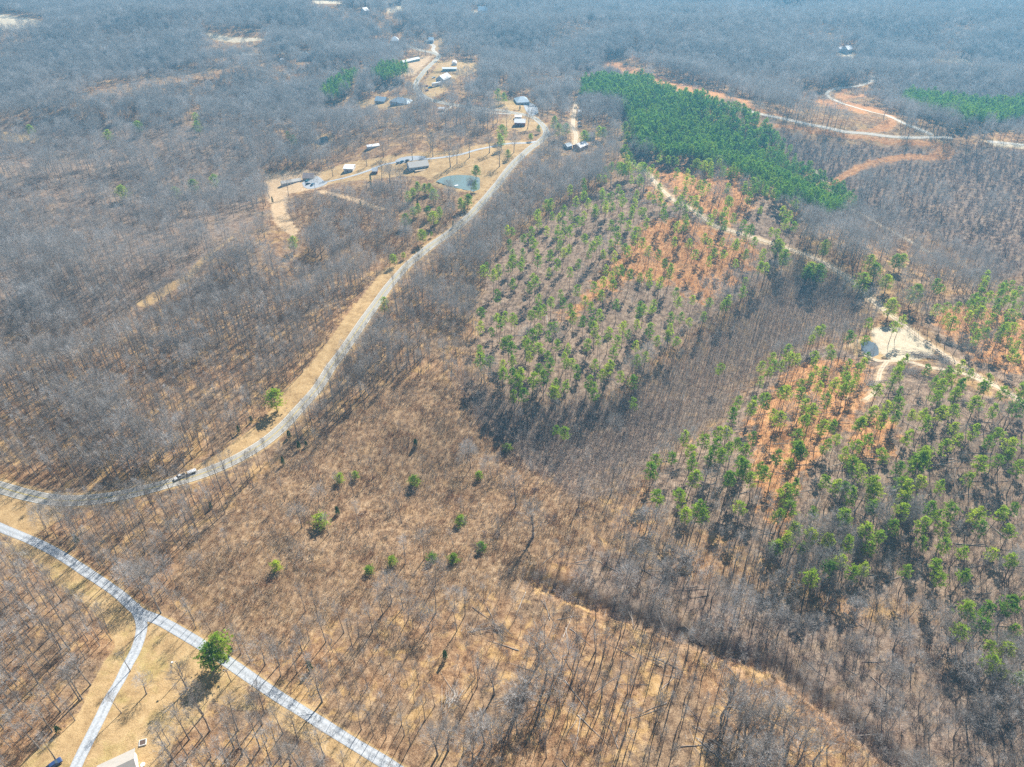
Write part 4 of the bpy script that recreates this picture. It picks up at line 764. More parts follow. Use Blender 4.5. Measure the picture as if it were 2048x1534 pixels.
# ------------------------------------------------------------------ pines one can tell apart: crown centres read from the photo
pin = []
def add_pines(lst, hlo, hhi, kindw):
    for a, b in lst:
        if any(abs(a - p[4]) < 9 and abs(b - p[5]) < 11 for p in pin): continue
        h = rng.uniform(hlo, hhi)
        if kindw == 'young pine' : h *= 1.3 if (a, b) == SMALL[3] else 1.1
        q = gnd(a, b, dz=.82 * h)
        for _ in range(6):
            if seg_dist(q[:1], q[1:2], W_MAIN[::3])[0] > 6: break
            h *= .82; q = gnd(a, b, dz=.82 * h)
        pin.append((q[0], q[1], h, kindw, a, b))
add_pines(PX, 16, 20.5, 'pine'); add_pines(SMALL, 5.5, 7.5, 'young pine'); add_pines(MIDP[:25], 11, 14, 'roadside pine'); add_pines(MIDP[25:], 14, 18, 'roadside pine')
extra = jitter_grid(-200, 420, 90, 620, 7.5); extra = extra[in_view(extra, 150)]; ze = zone(extra); ex = proj(extra[:, 0], extra[:, 1], terr(extra[:, 0], extra[:, 1]))
extra = extra[(np.isin(ze, ['B1', 'B2', 'B3'])) & (rng.random(len(extra)) < np.where(ze == 'B1', .42, np.where(ze == 'B3', .8, .5)))]; extra = extra[free(extra)]; extra = extra[smooth_noise(extra, 11, 6) > .28]
PP = np.array([(p[0], p[1]) for p in pin])
extra = np.array([e for e in extra if np.min(np.hypot(PP[:, 0] - e[0], PP[:, 1] - e[1])) > 6.0])
pin += [(e[0], e[1], rng.uniform(15, 20), 'pine', 0, 0) for e in extra]
A_ = np.array([(p[0], p[1], p[2]) for p in pin]); ax, ay, az = proj(A_[:, 0], A_[:, 1], terr(A_[:, 0], A_[:, 1]) + .8 * A_[:, 2])
sz = A_[:, 2] / az * ((ax > 5) & (ax < 2043) & (ay > 5) & (ay < 1529)) + np.array([10 if p[3] != 'pine' else 0 for p in pin]) * ((ax > 5) & (ax < 2043))
od = np.argsort(-sz)
for i in od[:298]:
    x, y, h, kw, a, b = pin[i]; p = PINE_PROTO[rng.integers(len(PINE_PROTO))] if kw == 'pine' else FULL_PROTO[rng.integers(len(FULL_PROTO))]; s = h / 17.0
    wn = kw if kw != 'pine' else ('tall thin pine' if h > 15.5 else 'pine')
    u, v = float(ax[i]), float(ay[i]); wd = s * rng.uniform(.9, 1.35) * (1.7 if kw == 'young pine' else 1.3 if kw == 'roadside pine' else 1)
    put('pine_tree', uniq('%s %s' % (wn, {'young pine': 'with yellow-green crown', 'roadside pine': 'above bare trees'}.get(kw, 'over slash and logs')), u, v), 'tree',
        'pines standing apart from one another', (x, y, float(terr(x, y)) - (2.5 * s if kw == 'young pine' else 0)), rng.uniform(0, 6.28), (wd, s), [('trunk', p[0]), ('crown', p[1])], (rng.normal(0, .07), rng.normal(0, .07)))
q = od[298:]; scatter('thinned_pines', 'pine', A_[q][:, :2], A_[q][:, 2] / 17, 'more distant thinned pines along the dirt track', 'pines')

CED = conv([(1750,1160),(1605,1340),(1525,1410)], 0, 420, 3.195) + [(612, 888), (598, 894), (566, 925), (578, 870), (421, 1012), (154, 1082), (831, 887), (675, 1025), (890, 1314), (461, 1300), (547, 784), (620, 1335), (115, 1459), (531, 345), (545, 402), (525, 427), (741, 358), (742, 372), (671, 398), (721, 408), (906, 451), (835, 408), (1040, 216), (834, 161), (855, 145), (1743, 570), (1500, 225), (1350, 196), (944, 168)]
for j, (a, b) in enumerate(CED):
    q = gnd(a, b, dz=1.6); p = CEDAR_PROTO[j % 3]; s = rng.uniform(.75, 1.15)
    put('cedar_tree', uniq('small dark green cedar', a, b), 'cedar', 'dark cedars dotted about the woods', q, j * 1.3, s, [('trunk', p[0]), ('crown', p[1])])

# ------------------------------------------------------------------ felled logs and slash piles
def log_geo(L, r, stubs=3, g=None, org=(0, 0, 0), az=0.0, tilt=0.0):
    g = g or Geo(); n = 5; d = np.array([math.cos(az) * math.cos(tilt), math.sin(az) * math.cos(tilt), math.sin(tilt)]); p = np.array(org, float); side = np.array([-d[1], d[0], 0])
    for i in range(n):
        q = p + d * L / n + side * rng.normal(0, .012) * L; g.tube(p, r * (1 - .75 * i / n), q, r * (1 - .75 * (i + 1) / n), 5, cap=(i == 0))
        if i >= 2:
            for _ in range(stubs):
                v = rdir(d, rng.uniform(.4, 1.0)); v[2] = abs(v[2]) * .6; e = q + v * rng.uniform(.6, 2.2); g.tube(q, r * .25, e, .01, 3)
        p = q
    return g
LOGS = [log_geo(rng.uniform(9, 15), rng.uniform(.12, .2), rng.integers(0, 5)).mesh('log', M_LOG) for _ in range(9)]
lp = []
for poly, n, base in ((B1, 110, 0.05), (B2, 150, 0.0), (B3, 10, .2), ([(900, 1220), (1100, 1120), (1280, 1130), (1500, 1180), (1650, 1200), (1850, 1320), (1750, 1530), (900, 1530)], 65, None)):
    W_ = wp(poly); lo, hi = W_.min(0), W_.max(0); k = 0
    while k < n * 1.25:
        c = rng.uniform(lo, hi)
        if not inside(c[0:1], c[1:2], W_)[0] or not in_view(c[None], -10)[0] or not free(c[None])[0]: continue
        lp.append((c[0], c[1], (rng.normal(base, .22) if base is not None and rng.random() < .75 else rng.uniform(0, 3.14)) + (math.pi if rng.random() < .5 else 0))); k += 1
LP_ = np.array(lp); lx, ly, lz = proj(LP_[:, 0], LP_[:, 1], terr(LP_[:, 0], LP_[:, 1])); od = np.argsort(lz); od = od[(ly[od] < 1525) & (ly[od] > 0)]
for i in od[:296]:
    x, y, a = lp[i]; L = 9; z0 = float(terr(x, y)); z1 = float(terr(x + math.cos(a) * L, y + math.sin(a) * L))
    o = link('fallen_log', LOGS[i % len(LOGS)]); o.location = (x, y, z0 + .16); o.rotation_euler = (0, -math.atan2(z1 - z0, L), a); s = rng.uniform(.75, 1.15); o.scale = (s, s, s)
    xm, ym, _ = proj(x + math.cos(a) * 4, y + math.sin(a) * 4, z0)
    tag(o, uniq('felled tree trunk %s' % ('among thinned pines' if zone(np.array([[x, y]]))[0] in ('B1', 'B2', 'B3') else 'on leaf litter'), xm, ym), 'log', 'felled trunks left lying on the ground')
def slash_pile(px, py, L, Wd, n, az, label, r=(.05, .14), spread=.5, ln=(2.5, 6)):
    q = gnd(px, py); g = Geo()
    for _ in range(n):
        u, v = rng.normal(0, .3) * L, rng.normal(0, .3) * Wd; h = max(.05, .9 * (1 - (2 * u / L) ** 2 * .6) * rng.random() * 1.6)
        log_geo(rng.uniform(*ln), rng.uniform(*r), 1, g, (u - 1.5, v, h), rng.normal(0, spread), rng.normal(0, .12))
    g.tube((-L * .42, 0, .05), .14, (L * .42, 0, .25), .08, 5, cap=True); g.tube((0, -Wd * .4, .15), .1, (0, Wd * .4, .2), .07, 5, cap=True)
    o = link('brush_pile', g.mesh('brush_pile', M_LOG)); o.location = tuple(q); o.rotation_euler = (0, 0, az); tag(o, label, 'brush pile', 'piles of logs and slash')
slash_pile(1852, 714, 22, 7, 150, -.35, 'large grey log pile beside the sandy clearing', (.08, .17), .25)
slash_pile(1815, 742, 20, 8, 150, -.1, 'broad grey slash heap below the sandy clearing')
slash_pile(1860, 755, 22, 8, 130, -.3, 'ragged slash heap under the dirt track fork', spread=.7)
slash_pile(1903, 690, 18, 4, 90, -.7, 'dark log pile right of the dirt track')
slash_pile(1742, 768, 8, 4, 50, .5, 'small pale slash heap by the side track')
slash_pile(1635, 712, 14, 4, 50, 0, 'low slash row left of the small pond')
slash_pile(1255, 392, 20, 6, 90, .1, 'pale slash pile beneath the track, left one', spread=.8)
slash_pile(1300, 405, 22, 8, 110, .1, 'pale slash heap in the middle of the upper cut', spread=.9)
slash_pile(1345, 432, 26, 8, 130, -.1, 'wide pale slash heap nearest the dirt track bend', spread=.9)
slash_pile(997, 1256, 8, 4, 40, -.9, 'stack of split poles in the bare woods, left', (.06, .1), .15)
slash_pile(1025, 1395, 12, 3, 45, .3, 'long heap of thin logs on straw-coloured ground', (.06, .1), .2)
slash_pile(905, 1400, 10, 5, 60, 1.2, 'fan of pale branches lying right of the drive', (.04, .08), .5)
slash_pile(960, 1140 + 120, 10, 5, 40, .2, 'dark tangle of branches above the stacked poles', (.04, .08), .8)
slash_pile(1140, 1270 - 70, 14, 5, 60, -.5, 'grey brush heap at the head of the gully', (.05, .1), .3)
slash_pile(1330, 1325, 12, 4, 45, -.5, 'dark crossed logs in the leaning bare woods', (.06, .1), .3)
slash_pile(1420, 1500, 14, 6, 60, -.8, 'pale pile of poles near the lower edge', (.05, .09), .3)
slash_pile(695, 720, 8, 4, 40, 1.2, 'white limb pile beside the road verge woods', (.04, .08), .6)
slash_pile(805, 735, 8, 4, 50, 1.2, 'grey fallen crown among bare trees right of the road', (.04, .08), .6)

# ------------------------------------------------------------------ houses, sheds and vehicles
_pm = {}
def pm(name, c, **k):
    if name not in _pm: _pm[name] = plain(name, c, **k)
    return _pm[name]
M_GLASS = plain('window_glass', (.04, .055, .07), rough=.15, spec=.6, var=.05); M_TRIM = plain('white_trim', (.72, .72, .70), var=.05); M_TYRE = plain('tyre', (.02, .02, .02)); M_DECK = plain('deck_boards', (.50, .40, .28), var=.2)
def roof_mat(nm, c):
    m = pm(nm, c, var=.16, scale=.9, rough=.6, spec=.3); return m
def frame(a, b, dz=0):
    A, B = gnd(*a, dz=dz), gnd(*b, dz=dz); v = B - A; L = float(np.hypot(v[0], v[1])); return A, B, L, math.atan2(v[1], v[0])
def house(name, label, cat, a, b, D, hw, hr, wall, roof, nwin=4, style='gable', door=True, over=.4, dz=0, back=False, porch=None, group=None, L_add=0):
    """a, b: photo pixels of the two ends of the near wall (or of the far eave when back=True)"""
    A, B, L, yaw = frame(a, b, dz); L += L_add; D *= 1.25 if not back else 1; hw *= 1.12; hr *= 1.45; mid = (A + B) / 2; n = np.array([-math.sin(yaw), math.cos(yaw)]); c = mid[:2] + n * (-D / 2 if back else D / 2)
    z = min(float(terr(*(c + np.array([math.cos(yaw), math.sin(yaw)]) * u * L / 2 + n * v * D / 2))) for u in (-1, 1) for v in (-1, 1)) 
    z = .5 * z + .5 * float(terr(*c)); root = empty(name, (c[0], c[1], z), yaw); tag(root, label, cat, group)
    l, d = L / 2, D / 2; g = Geo()
    if style != 'aframe': g.box((-l, -d, -.8), (l, d, hw))
    if style in ('gable', 'aframe'):
        g.add([(-l, -d, hw), (-l, d, hw), (-l, 0, hw + hr), (l, -d, hw), (l, d, hw), (l, 0, hw + hr)], [(0, 2, 1), (3, 4, 5)])
    if style == 'cross':   # gable faces the camera
        g.add([(-l, -d, hw), (l, -d, hw), (0, -d, hw + hr), (-l, d, hw), (l, d, hw), (0, d, hw + hr)], [(0, 1, 2), (3, 5, 4)])
    link('wall', g.mesh('wall', pm(*wall)), root)
    r = Geo(); o = over; t = .14
    def slab(p): 
        p = np.array(p, float); q = p + [0, 0, t]; V = np.vstack([p, q]); k = len(p)
        r.add(V, [tuple(range(k))[::-1], tuple(range(k, 2 * k))] + [(i, (i + 1) % k, k + (i + 1) % k, k + i) for i in range(k)])
    k = o * hr / max(d, .1)
    if style in ('gable', 'aframe'):
        slab([(-l - o, -d - o, hw - k + .02), (l + o, -d - o, hw - k + .02), (l + o, 0, hw + hr + .02), (-l - o, 0, hw + hr + .02)]); slab([(-l - o, 0, hw + hr + .02), (l + o, 0, hw + hr + .02), (l + o, d + o, hw - k + .02), (-l - o, d + o, hw - k + .02)])
    elif style == 'cross':
        k = o * hr / l
        slab([(-l - o, -d - o, hw - k + .02), (0, -d - o, hw + hr + .02), (0, d + o, hw + hr + .02), (-l - o, d + o, hw - k + .02)]); slab([(0, -d - o, hw + hr + .02), (l + o, -d - o, hw - k + .02), (l + o, d + o, hw - k + .02), (0, d + o, hw + hr + .02)])
    elif style == 'hip':
        q = min(d, l * .8); e = [(-l - o, -d - o, hw + .02), (l + o, -d - o, hw + .02), (l + o, d + o, hw + .02), (-l - o, d + o, hw + .02)]; r1, r2 = (-l + q, 0, hw + hr), (l - q, 0, hw + hr)
        r.add(e + [r1, r2], [(0, 1, 5, 4), (1, 2, 5), (2, 3, 4, 5), (3, 0, 4), (3, 2, 1, 0)])
    elif style == 'shed':
        slab([(-l - o, -d - o, hw + .02), (l + o, -d - o, hw + .02), (l + o, d + o, hw + hr + .02), (-l - o, d + o, hw + hr + .02)])
    elif style == 'arch':
        n_ = 8
        for i in range(n_):
            a0, a1 = math.pi * i / n_, math.pi * (i + 1) / n_
            slab([(-math.cos(a0) * (l + .1), -d - .1, hw + math.sin(a0) * hr), (-math.cos(a1) * (l + .1), -d - .1, hw + math.sin(a1) * hr), (-math.cos(a1) * (l + .1), d + .1, hw + math.sin(a1) * hr), (-math.cos(a0) * (l + .1), d + .1, hw + math.sin(a0) * hr)])
        r.add([(-math.cos(math.pi * i / 8) * l, -d, hw + math.sin(math.pi * i / 8) * hr) for i in range(9)], [tuple(range(9))])
    rf = link('roof', r.mesh('roof', roof_mat(*roof)), root)
    yw = -d - .03
    for i in range(nwin):
        x = -l + L * (i + .5) / nwin + (.6 if door and i == nwin // 2 else 0); w_, h_ = .55, .55
        f = Geo(); f.box((x - w_ - .1, yw - .02, 1.1 - .1), (x + w_ + .1, yw + .04, 1.1 + 2 * h_ + .1)); fo = link('window', f.mesh('window', M_TRIM), root)
        p = Geo(); p.box((x - w_, yw - .05, 1.1), (x + w_, yw - .021, 1.1 + 2 * h_)); link('pane', p.mesh('pane', M_GLASS), fo)
    if door:
        f = Geo(); x = -.6; f.box((x - .5, yw - .03, 0), (x + .5, yw + .04, 2.1)); link('door', f.mesh('door', pm('door_dark', (.16, .10, .08))), root)
    if porch:
        x0, x1, dd, hgt = porch; f = Geo(); f.box((x0, -d - dd, hgt - .15), (x1, -d - .06, hgt)); 
        for x in np.linspace(x0 + .15, x1 - .15, 5): f.box((x - .07, -d - dd + .05, -.6), (x + .07, -d - dd + .19, hgt + 1)); 
        f.box((x0, -d - dd + .06, hgt + .9), (x1, -d - dd + .16, hgt + 1.0)); f.box((x0 + .01, -d - dd + .06, hgt + .45), (x1 - .01, -d - dd + .14, hgt + .5)); link('deck', f.mesh('deck', M_DECK), root)
    return root
G_ = 'buildings in the wooded valley'
W_BL, W_GR, W_TAN, W_WH, W_DK, W_RED = ('siding_blue', (.50, .55, .62)), ('siding_grey', (.40, .42, .43)), ('siding_tan', (.50, .42, .32)), ('siding_white', (.68, .69, .70)), ('siding_dark', (.13, .10, .085)), ('siding_red', (.22, .07, .05))
R_GR, R_BR, R_WH, R_DK, R_BL, R_LT = ('roof_grey', (.46, .43, .39)), ('roof_brown', (.34, .27, .25)), ('roof_white', (.82, .82, .83)), ('roof_dark', (.15, .16, .17)), ('roof_blue', (.36, .46, .54)), ('roof_light', (.62, .65, .68))
house('mobile_home', 'long grey mobile home with small porch on the sandy lot', 'mobile home', (565, 374), (603, 362), 5.4, 2.7, .9, W_BL, R_GR, 7, porch=(-1.5, 3.5, 1.9, .7), over=.25, group=G_)
house('garage', 'brown-roofed garage joined to the gravel pad beside the grey mobile home', 'garage', (606, 362), (626, 358), 8, 2.8, 1.9, W_TAN, R_BR, 1, group=G_)
house('shed', 'white-roofed metal building left of the long gravel drive', 'shed', (688, 346), (706, 343), 8, 3.4, .8, W_WH, R_WH, 2, style='gable', group=G_)
house('cabin', 'little shed with pale roof and red end by the gravel drive', 'shed', (745, 348), (755, 347), 5, 2.2, 1.3, W_RED, R_LT, 1, group=G_)
house('house', 'ranch house with brown roof and pale wooden deck beside the pond lawn', 'house', (820, 344), (858, 334), 9, 3.0, 2.0, W_BL, R_GR, 5, porch=(-5, 8.5, 4.2, 1.2), group=G_)
house('shed', 'low white metal roof among bare trees above the gravel drive', 'shed', (736, 300), (759, 292), 4.5, 2.2, .5, W_WH, R_WH, 0, door=False, group=G_)
house('barn', 'dark red house with bright white roof inside the road bend', 'house', (1029, 254), (1050, 253), 8, 3.6, 1.6, W_RED, R_WH, 3, group=G_)
house('shed', 'small pale shed directly behind the dark red house', 'shed', (1030, 239), (1043, 239), 5, 2.4, .6, W_GR, R_WH, 1, group=G_)
house('house', 'blue-grey hipped house on the grassy lot above the bend', 'house', (1034, 209), (1059, 210), 13, 3.0, 2.8, W_BL, R_BL, 4, style='hip', group=G_)
house('cabin', 'steep triangular cabin standing at the edge of the road', 'cabin', (931, 216), (942, 216), 6, .5, 6.0, W_DK, ('roof_shingle', (.26, .22, .18)), 0, style='cross', door=False, over=.3, group=G_)
house('house', 'pale grey-roofed house with cross gable on the green lot', 'house', (872, 164), (888, 165), 13, 3.0, 2.6, W_BL, R_LT, 3, style='cross', group=G_)
house('mobile_home', 'pale trailer home with teal side above the hedge row', 'mobile home', (885, 143), (913, 142), 5.5, 2.8, .6, ('siding_teal', (.28, .40, .43)), R_LT, 5, group=G_)
house('barn', 'white arched-roof shelter behind the teal trailer home', 'shelter', (904, 131), (914, 131), 8, 1.6, 2.4, W_WH, R_WH, 0, style='arch', door=False, group=G_)
house('mobile_home', 'long pale trailer beside the bare orange lot', 'mobile home', (807, 128), (840, 122), 6, 3.0, .8, ('siding_teal', (.28, .40, .43)), R_LT, 6, group=G_)
house('house', 'blue-grey roofed house half hidden by trees, left of the pair', 'house', (750, 208), (769, 206), 9, 2.9, 2.2, W_GR, R_BL, 3, group=G_)
house('house', 'wide blue-grey roofed house half hidden by trees, right of the pair', 'house', (780, 211), (815, 209), 11, 3.0, 2.6, W_BL, R_BL, 4, style='hip', group=G_)
house('house', 'small blue building at the top end of the gravel spur', 'house', (857, 86), (867, 86), 8, 3.2, 2.0, W_BL, R_BL, 1, group=G_)
house('house', 'pale hipped house in the trees left of the gravel spur', 'house', (783, 87), (798, 87), 10, 3.0, 3.2, W_GR, R_LT, 2, style='hip', group=G_)
house('house', 'broad dark-roofed house deep in the left woods', 'house', (596, 122), (626, 122), 14, 3.2, 3.6, W_GR, R_DK, 3, style='hip', group=G_)
house('shed', 'small domed pale shelter left of the dark-roofed house', 'shelter', (560, 127), (570, 127), 7, 1.0, 2.6, W_WH, R_LT, 0, style='arch', door=False, group=G_)
house('house', 'blue-roofed house in a pale clearing at the top of the photo', 'house', (956, 27), (976, 27), 12, 4.0, 3.4, W_WH, R_BL, 3, group=G_)
house('house', 'tiny white house among far trees at the top', 'house', (731, 29), (739, 27), 9, 4.0, 2.4, W_WH, R_WH, 1, group=G_)
house('house', 'white-roofed farmhouse far off in the upper right woods', 'house', (1694, 107), (1704, 105), 10, 4.2, 2.4, W_WH, R_WH, 2, group=G_)
house('shed', 'long white shed left of the far white farmhouse', 'shed', (1676, 104), (1690, 104), 7, 3.4, 1.2, W_WH, R_WH, 0, door=False, group=G_)
house('cabin', 'brown-roofed cabin between pines left of the plantation', 'cabin', (1176, 281), (1190, 281), 8, 2.8, 2.2, W_GR, R_BR, 2, group=G_)
house('cabin', 'dark cabin with bright white roof below the brown-roofed cabin', 'cabin', (1160, 302), (1176, 296), 7, 3.0, 1.6, ('siding_red', (.22, .07, .05)), R_WH, 1, group=G_)
house('shed', 'small blue shed beside the pines at the road end', 'shed', (1135, 299), (1144, 297), 6, 2.4, 1.2, W_BL, R_BL, 0, group=G_)
house('house', 'white gabled house with two-tone grey roof at the bottom left edge', 'house', (197, 1532), (268, 1501), 10.5, 3.0, 2.3, W_WH, ('roof_two', (.40, .37, .33)), 0, back=True, dz=3.0, door=False, over=.5)
house('shed', 'white box van body standing at the top of the cluttered track', 'shed', (1156, 231), (1163, 231), 6, 3.0, .2, W_WH, R_WH, 0, style='shed', door=False, over=.05, group=G_)
def carport(label, a, b, D):
    A, B, L, yaw = frame(a, b); c = (A + B) / 2; root = empty('carport', c, yaw); tag(root, label, 'carport')
    g = Geo(); g.add(*box_roof(L, D)); link('roof', g.mesh('roof', roof_mat(*R_LT)), root)
    for x in (-L / 2 + .2, L / 2 - .2):
        for y in (.2, D - .2): p = Geo(); p.box((x - .07, y - .07, -.4), (x + .07, y + .07, 2.6)); link('post', p.mesh('post', M_TRIM), root)
def box_roof(L, D):
    l = L / 2; V = [(-l, 0, 2.6), (l, 0, 2.6), (l, D / 2, 3.4), (-l, D / 2, 3.4), (l, D, 2.6), (-l, D, 2.6)]; V += [(x, y, z + .1) for x, y, z in V]
    return V, [(0, 3, 2, 1), (3, 5, 4, 2), (6, 7, 8, 9), (9, 8, 10, 11), (0, 1, 7, 6), (5, 11, 10, 4), (0, 6, 9, 3), (3, 9, 11, 5), (1, 2, 8, 7), (2, 4, 10, 8)]
carport('open carport with pale roof beside the road spur', (876, 223), (889, 223), 6)
def prism(g, prof, y0, y1, inset=0.0, m=0):
    n = len(prof); zs = max(z for _, z in prof); V = [(x, y0 + (inset if z > zs * .72 else 0), z) for x, z in prof] + [(x, y1 - (inset if z > zs * .72 else 0), z) for x, z in prof]
    g.add(V, [tuple(range(n))[::-1] if 1 else 0, tuple(range(n, 2 * n))] + [(i, (i + 1) % n, n + (i + 1) % n, n + i) for i in range(n)], m)
def vehicle(name, label, a, b, body, kind='car', group='parked vehicles by the houses'):
    """a rear, b front in photo pixels; the car stands centred between them"""
    A, B, L_, yaw = frame(a, b); c = (A + B) / 2; root = empty(name, (c[0], c[1], float(terr(c[0], c[1])) + .1), yaw); tag(root, label, {'pickup_truck': 'truck'}.get(name, 'car'), group)
    L = 5.6 if kind == 'pickup' else 4.6; w = .95; g = Geo()
    if kind == 'pickup': prof = [(-L/2, .45), (L/2, .4), (L/2, .9), (L/2 - .2, 1.05), (1.15, 1.15), (-.6, 1.15), (-L/2, 1.12)]; cab = [(1.15, 1.12), (.55, 1.75), (-.75, 1.78), (-1.0, 1.12)]
    else: prof = [(-L/2, .4), (L/2, .38), (L/2, .75), (L/2 - .3, .9), (1.1, 1.0), (-L/2 + .1, 1.02)]; cab = [(1.15, .98), (.5, 1.48), (-1.3, 1.5), (-L/2 + .15, 1.0)]
    prism(g, prof, -w, w); bo = link('body', g.mesh('body', body), root)
    g = Geo(); prism(g, cab, -w + .08, w - .08, .18); link('window', g.mesh('window', M_GLASS), root)
    g = Geo(); zt = cab[1][1]; g.box((cab[2][0] + .05, -w + .28, zt - .01), (cab[1][0] - .05, w - .28, zt + .05)); link('roof', g.mesh('roof', body), root)
    for x in (-L * .3, L * .32):
        for y in (-w + .05, w - .05):
            t = Geo(); t.tube((x, y - .12, .34), .34, (x, y + .12, .34), .34, 12, cap=True); to = link('wheel', t.mesh('wheel', M_TYRE), root); h = Geo(); h.tube((x, y - .13, .34), .18, (x, y + .13, .34), .18, 8, cap=True); link('rim', h.mesh('rim', pm('rim', (.5, .5, .5), rough=.3, metal=.8)), to)
    for y in (-.7, .7): h = Geo(); h.box((L/2 - .02, y - .18, .62), (L/2 + .03, y + .18, .78)); link('headlight', h.mesh('headlight', pm('lamp_lens', (.7, .7, .68), rough=.2)), root)
    if kind == 'pickup': b_ = Geo(); b_.box((-L/2 + .12, -w + .12, 1.13), (-1.1, w - .12, 1.16)); link('bed', b_.mesh('bed', M_TYRE), root)
    return root
def paint(n, c): return pm('paint_' + n, c, rough=.3, spec=.5, var=.03)
vehicle('pickup_truck', 'silver pickup towing a white trailer along the winding road', (371, 951), (349, 961), paint('silver', (.55, .56, .57)), 'pickup', 'vehicles on the road')
def trailer(label, a, b, L, Wd, H, m, group):
    A, B, L_, yaw = frame(a, b); c = (A + B) / 2; root = empty('trailer', (c[0], c[1], float(terr(c[0], c[1])) + .1), yaw); tag(root, label, 'trailer', group)
    g = Geo(); g.box((-L/2, -Wd/2, .6), (L/2, Wd/2, H)); link('body', g.mesh('body', m), root); g = Geo(); g.box((L/2, -.06, .5), (L/2 + 1.3, .06, .62)); link('drawbar', g.mesh('drawbar', M_TYRE), root)
    for x in (-.9, .1):
        for y in (-Wd/2 + .05, Wd/2 - .05): t = Geo(); t.tube((x, y - .12, .36), .36, (x, y + .12, .36), .36, 12, cap=True); link('wheel', t.mesh('wheel', M_TYRE), root)
trailer('white flat-sided trailer hitched behind the silver pickup', (393, 942), (376, 949), 4.0, 1.9, 1.15, paint('white', (.75, .75, .75)), 'vehicles on the road')
vehicle('parked_car', 'dark blue car at the bottom left corner', (101, 1537), (119, 1524), paint('navy', (.03, .06, .16)))
vehicle('parked_car', 'teal car closest to the brown-roofed garage', (609, 366), (620, 361), paint('teal', (.05, .20, .24)))
vehicle('parked_car', 'black and white car in the middle of the gravel pad', (611, 371), (621, 367), paint('black', (.03, .03, .035)))
vehicle('pickup_truck', 'dark blue truck at the front of the gravel pad', (621, 374), (629, 368), paint('blue', (.03, .14, .26)), 'pickup')
vehicle('parked_car', 'grey car left of three by the ranch house', (793, 329), (800, 324), paint('grey', (.25, .28, .30)))
vehicle('parked_car', 'blue car in the middle of three by the ranch house', (801, 327), (808, 322), paint('blue', (.03, .14, .26)))
vehicle('parked_car', 'dark car right of three by the ranch house', (811, 325), (818, 320), paint('black', (.03, .03, .035)))
vehicle('parked_car', 'red car nose-on to the blue lorry on the green lot', (858, 172), (848, 175), paint('red', (.35, .03, .04)))
vehicle('parked_car', 'red and white car parked near the road below the red car', (858, 181), (849, 183), paint('maroon', (.30, .10, .10)))
vehicle('parked_car', 'white car beside the grey-roofed cross gable house', (871, 155), (864, 157), paint('white', (.75, .75, .75)))
vehicle('parked_car', 'white car at the top of the gravel spur', (862, 80), (869, 80), paint('white', (.75, .75, .75)))
trailer('long white box trailer behind the blue lorry cab', (883, 170), (866, 174), 13, 2.6, 4.0, paint('white', (.75, .75, .75)), 'parked vehicles by the houses')
vehicle('pickup_truck', 'blue lorry cab in front of the long white trailer', (863, 175), (857, 177), paint('blue', (.03, .14, .26)), 'pickup')
for j, (a, b, cc, lb) in enumerate([((1157, 240), (1162, 239), 'grey', 'grey vehicle, upper one of the cluttered track'), ((1156, 247), (1162, 246), 'white', 'white vehicle, middle one of the cluttered track'), ((1157, 254), (1162, 253), 'silver', 'silver vehicle, lowest of the cluttered track')]):
    vehicle('parked_car', lb, a, b, paint(cc, (.5, .5, .5)))
def pole(name, label, cat, base, h, lamp=False):
    q = gnd(*base); root = empty(name, q); tag(root, label, cat, None); g = Geo(); g.tube((0, 0, -.5), .17, (0, 0, h), .11, 8, cap=True); link('pole', g.mesh('pole', pm('pole_grey', (.36, .33, .30))), root)
    if lamp:
        g = Geo(); g.tube((0, 0, h - .2), .05, (-1.0, -.4, h + .25), .05, 6); link('arm', g.mesh('arm', M_TRIM), root); g = Geo(); g.tube((-1.0, -.4, h + .32), .32, (-1.0, -.4, h + .02), .42, 10, cap=True); link('lamp_head', g.mesh('lamp_head', M_TRIM), root)
    else:
        g = Geo(); g.box((-1.1, -.06, h - .9), (1.1, .06, h - .75)); link('crossarm', g.mesh('crossarm', M_LOG), root)
        for x in (-1, 0, 1): g = Geo(); g.tube((x, 0, h - .75), .05, (x, 0, h - .55), .05, 6, cap=True); link('insulator', g.mesh('insulator', M_TRIM), root)
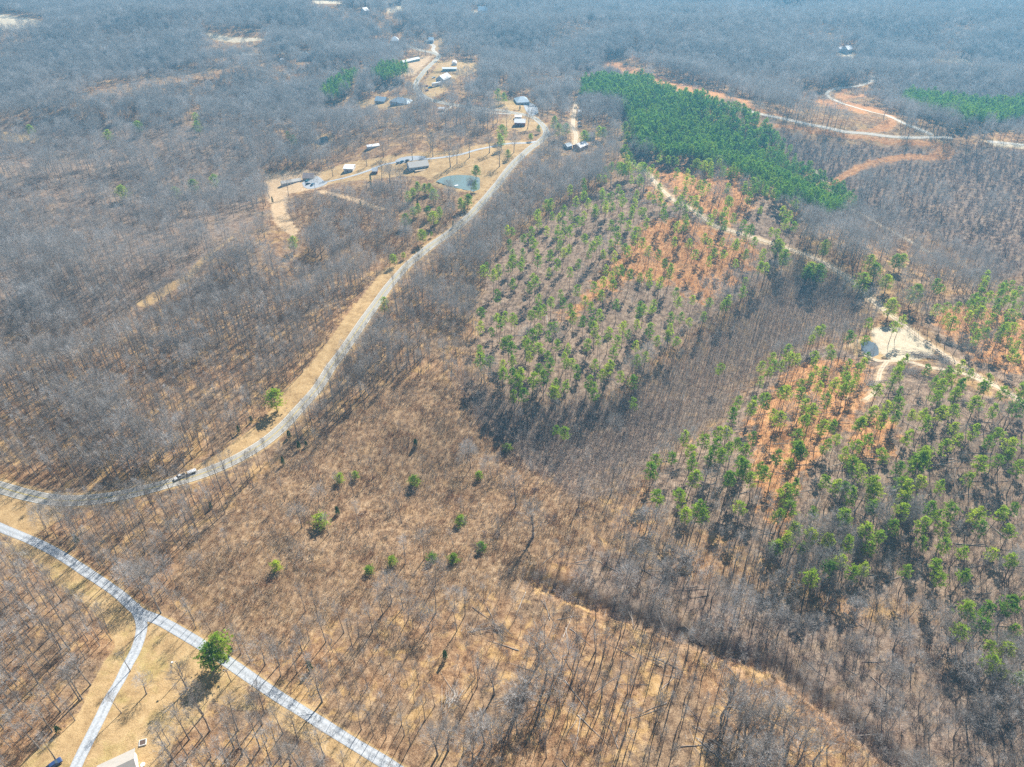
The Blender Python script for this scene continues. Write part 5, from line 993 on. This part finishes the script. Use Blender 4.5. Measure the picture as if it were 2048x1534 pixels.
pole('yard_lamp', 'white-headed yard lamp on a tall grey pole in the lawn', 'lamp', (366, 1352), 9.5, True)
pole('utility_pole', 'thin utility pole by the lower gravel drive', 'pole', (462, 1363), 8)
pole('utility_pole', 'thin utility pole on the green lot inside the road curve', 'pole', (852, 169), 9)
pole('utility_pole', 'utility pole at the roadside near the triangular cabin', 'pole', (904, 209), 9)
# garden things near the bottom left house
q = gnd(286, 1486); root = empty('raised_bed', q, .3); tag(root, 'square raised bed with white frame on the lawn', 'planter')
g = Geo()
for x0, y0, x1, y1 in ((-1.1, -1, 1.1, -.85), (-1.1, .85, 1.1, 1), (-1.1, -.85, -.95, .85), (.95, -.85, 1.1, .85)): g.box((x0, y0, -.2), (x1, y1, .55))
link('frame', g.mesh('frame', M_TRIM), root); g = Geo(); g.box((-.95, -.85, -.2), (.95, .85, .4)); link('soil', g.mesh('soil', pm('soil', (.12, .08, .06), var=.3)), root)
q = gnd(287, 1531); root = empty('patio_table', q, .4); tag(root, 'white patio table at the gable end of the bottom left house', 'table')
g = Geo(); g.tube((0, 0, .7), .75, (0, 0, .76), .75, 16, cap=True); link('tabletop', g.mesh('tabletop', M_TRIM), root)
for a in range(4): g = Geo(); x, y = .5 * math.cos(a * 1.57 + .8), .5 * math.sin(a * 1.57 + .8); g.tube((x, y, -.1), .04, (x, y, .7), .04, 6); link('leg', g.mesh('leg', M_TRIM), root)
q = gnd(913, 372); root = empty('pond_raft', (q[0], q[1], float(terr(*PONDS_W['pond'].mean(0))) - .33), .5); tag(root, 'small white float lying on the pale green pond', 'raft')
g = Geo(); g.box((-1.6, -.9, 0), (1.6, .9, .25)); link('deck', g.mesh('deck', M_TRIM), root); g = Geo(); g.box((-3.2, -.18, .02), (-1.6, .18, .2)); link('gangplank', g.mesh('gangplank', M_DECK), root)
def lattice(px, h):
    pass
hd = np.array([gnd(862 + t * 53, 145 + t * 4)[:2] for t in np.linspace(0, 1, 26)]); scatter('hedge', 'regrow', hd, np.full(len(hd), .8), 'dark scrubby hedge row below the teal trailer home', 'hedge')
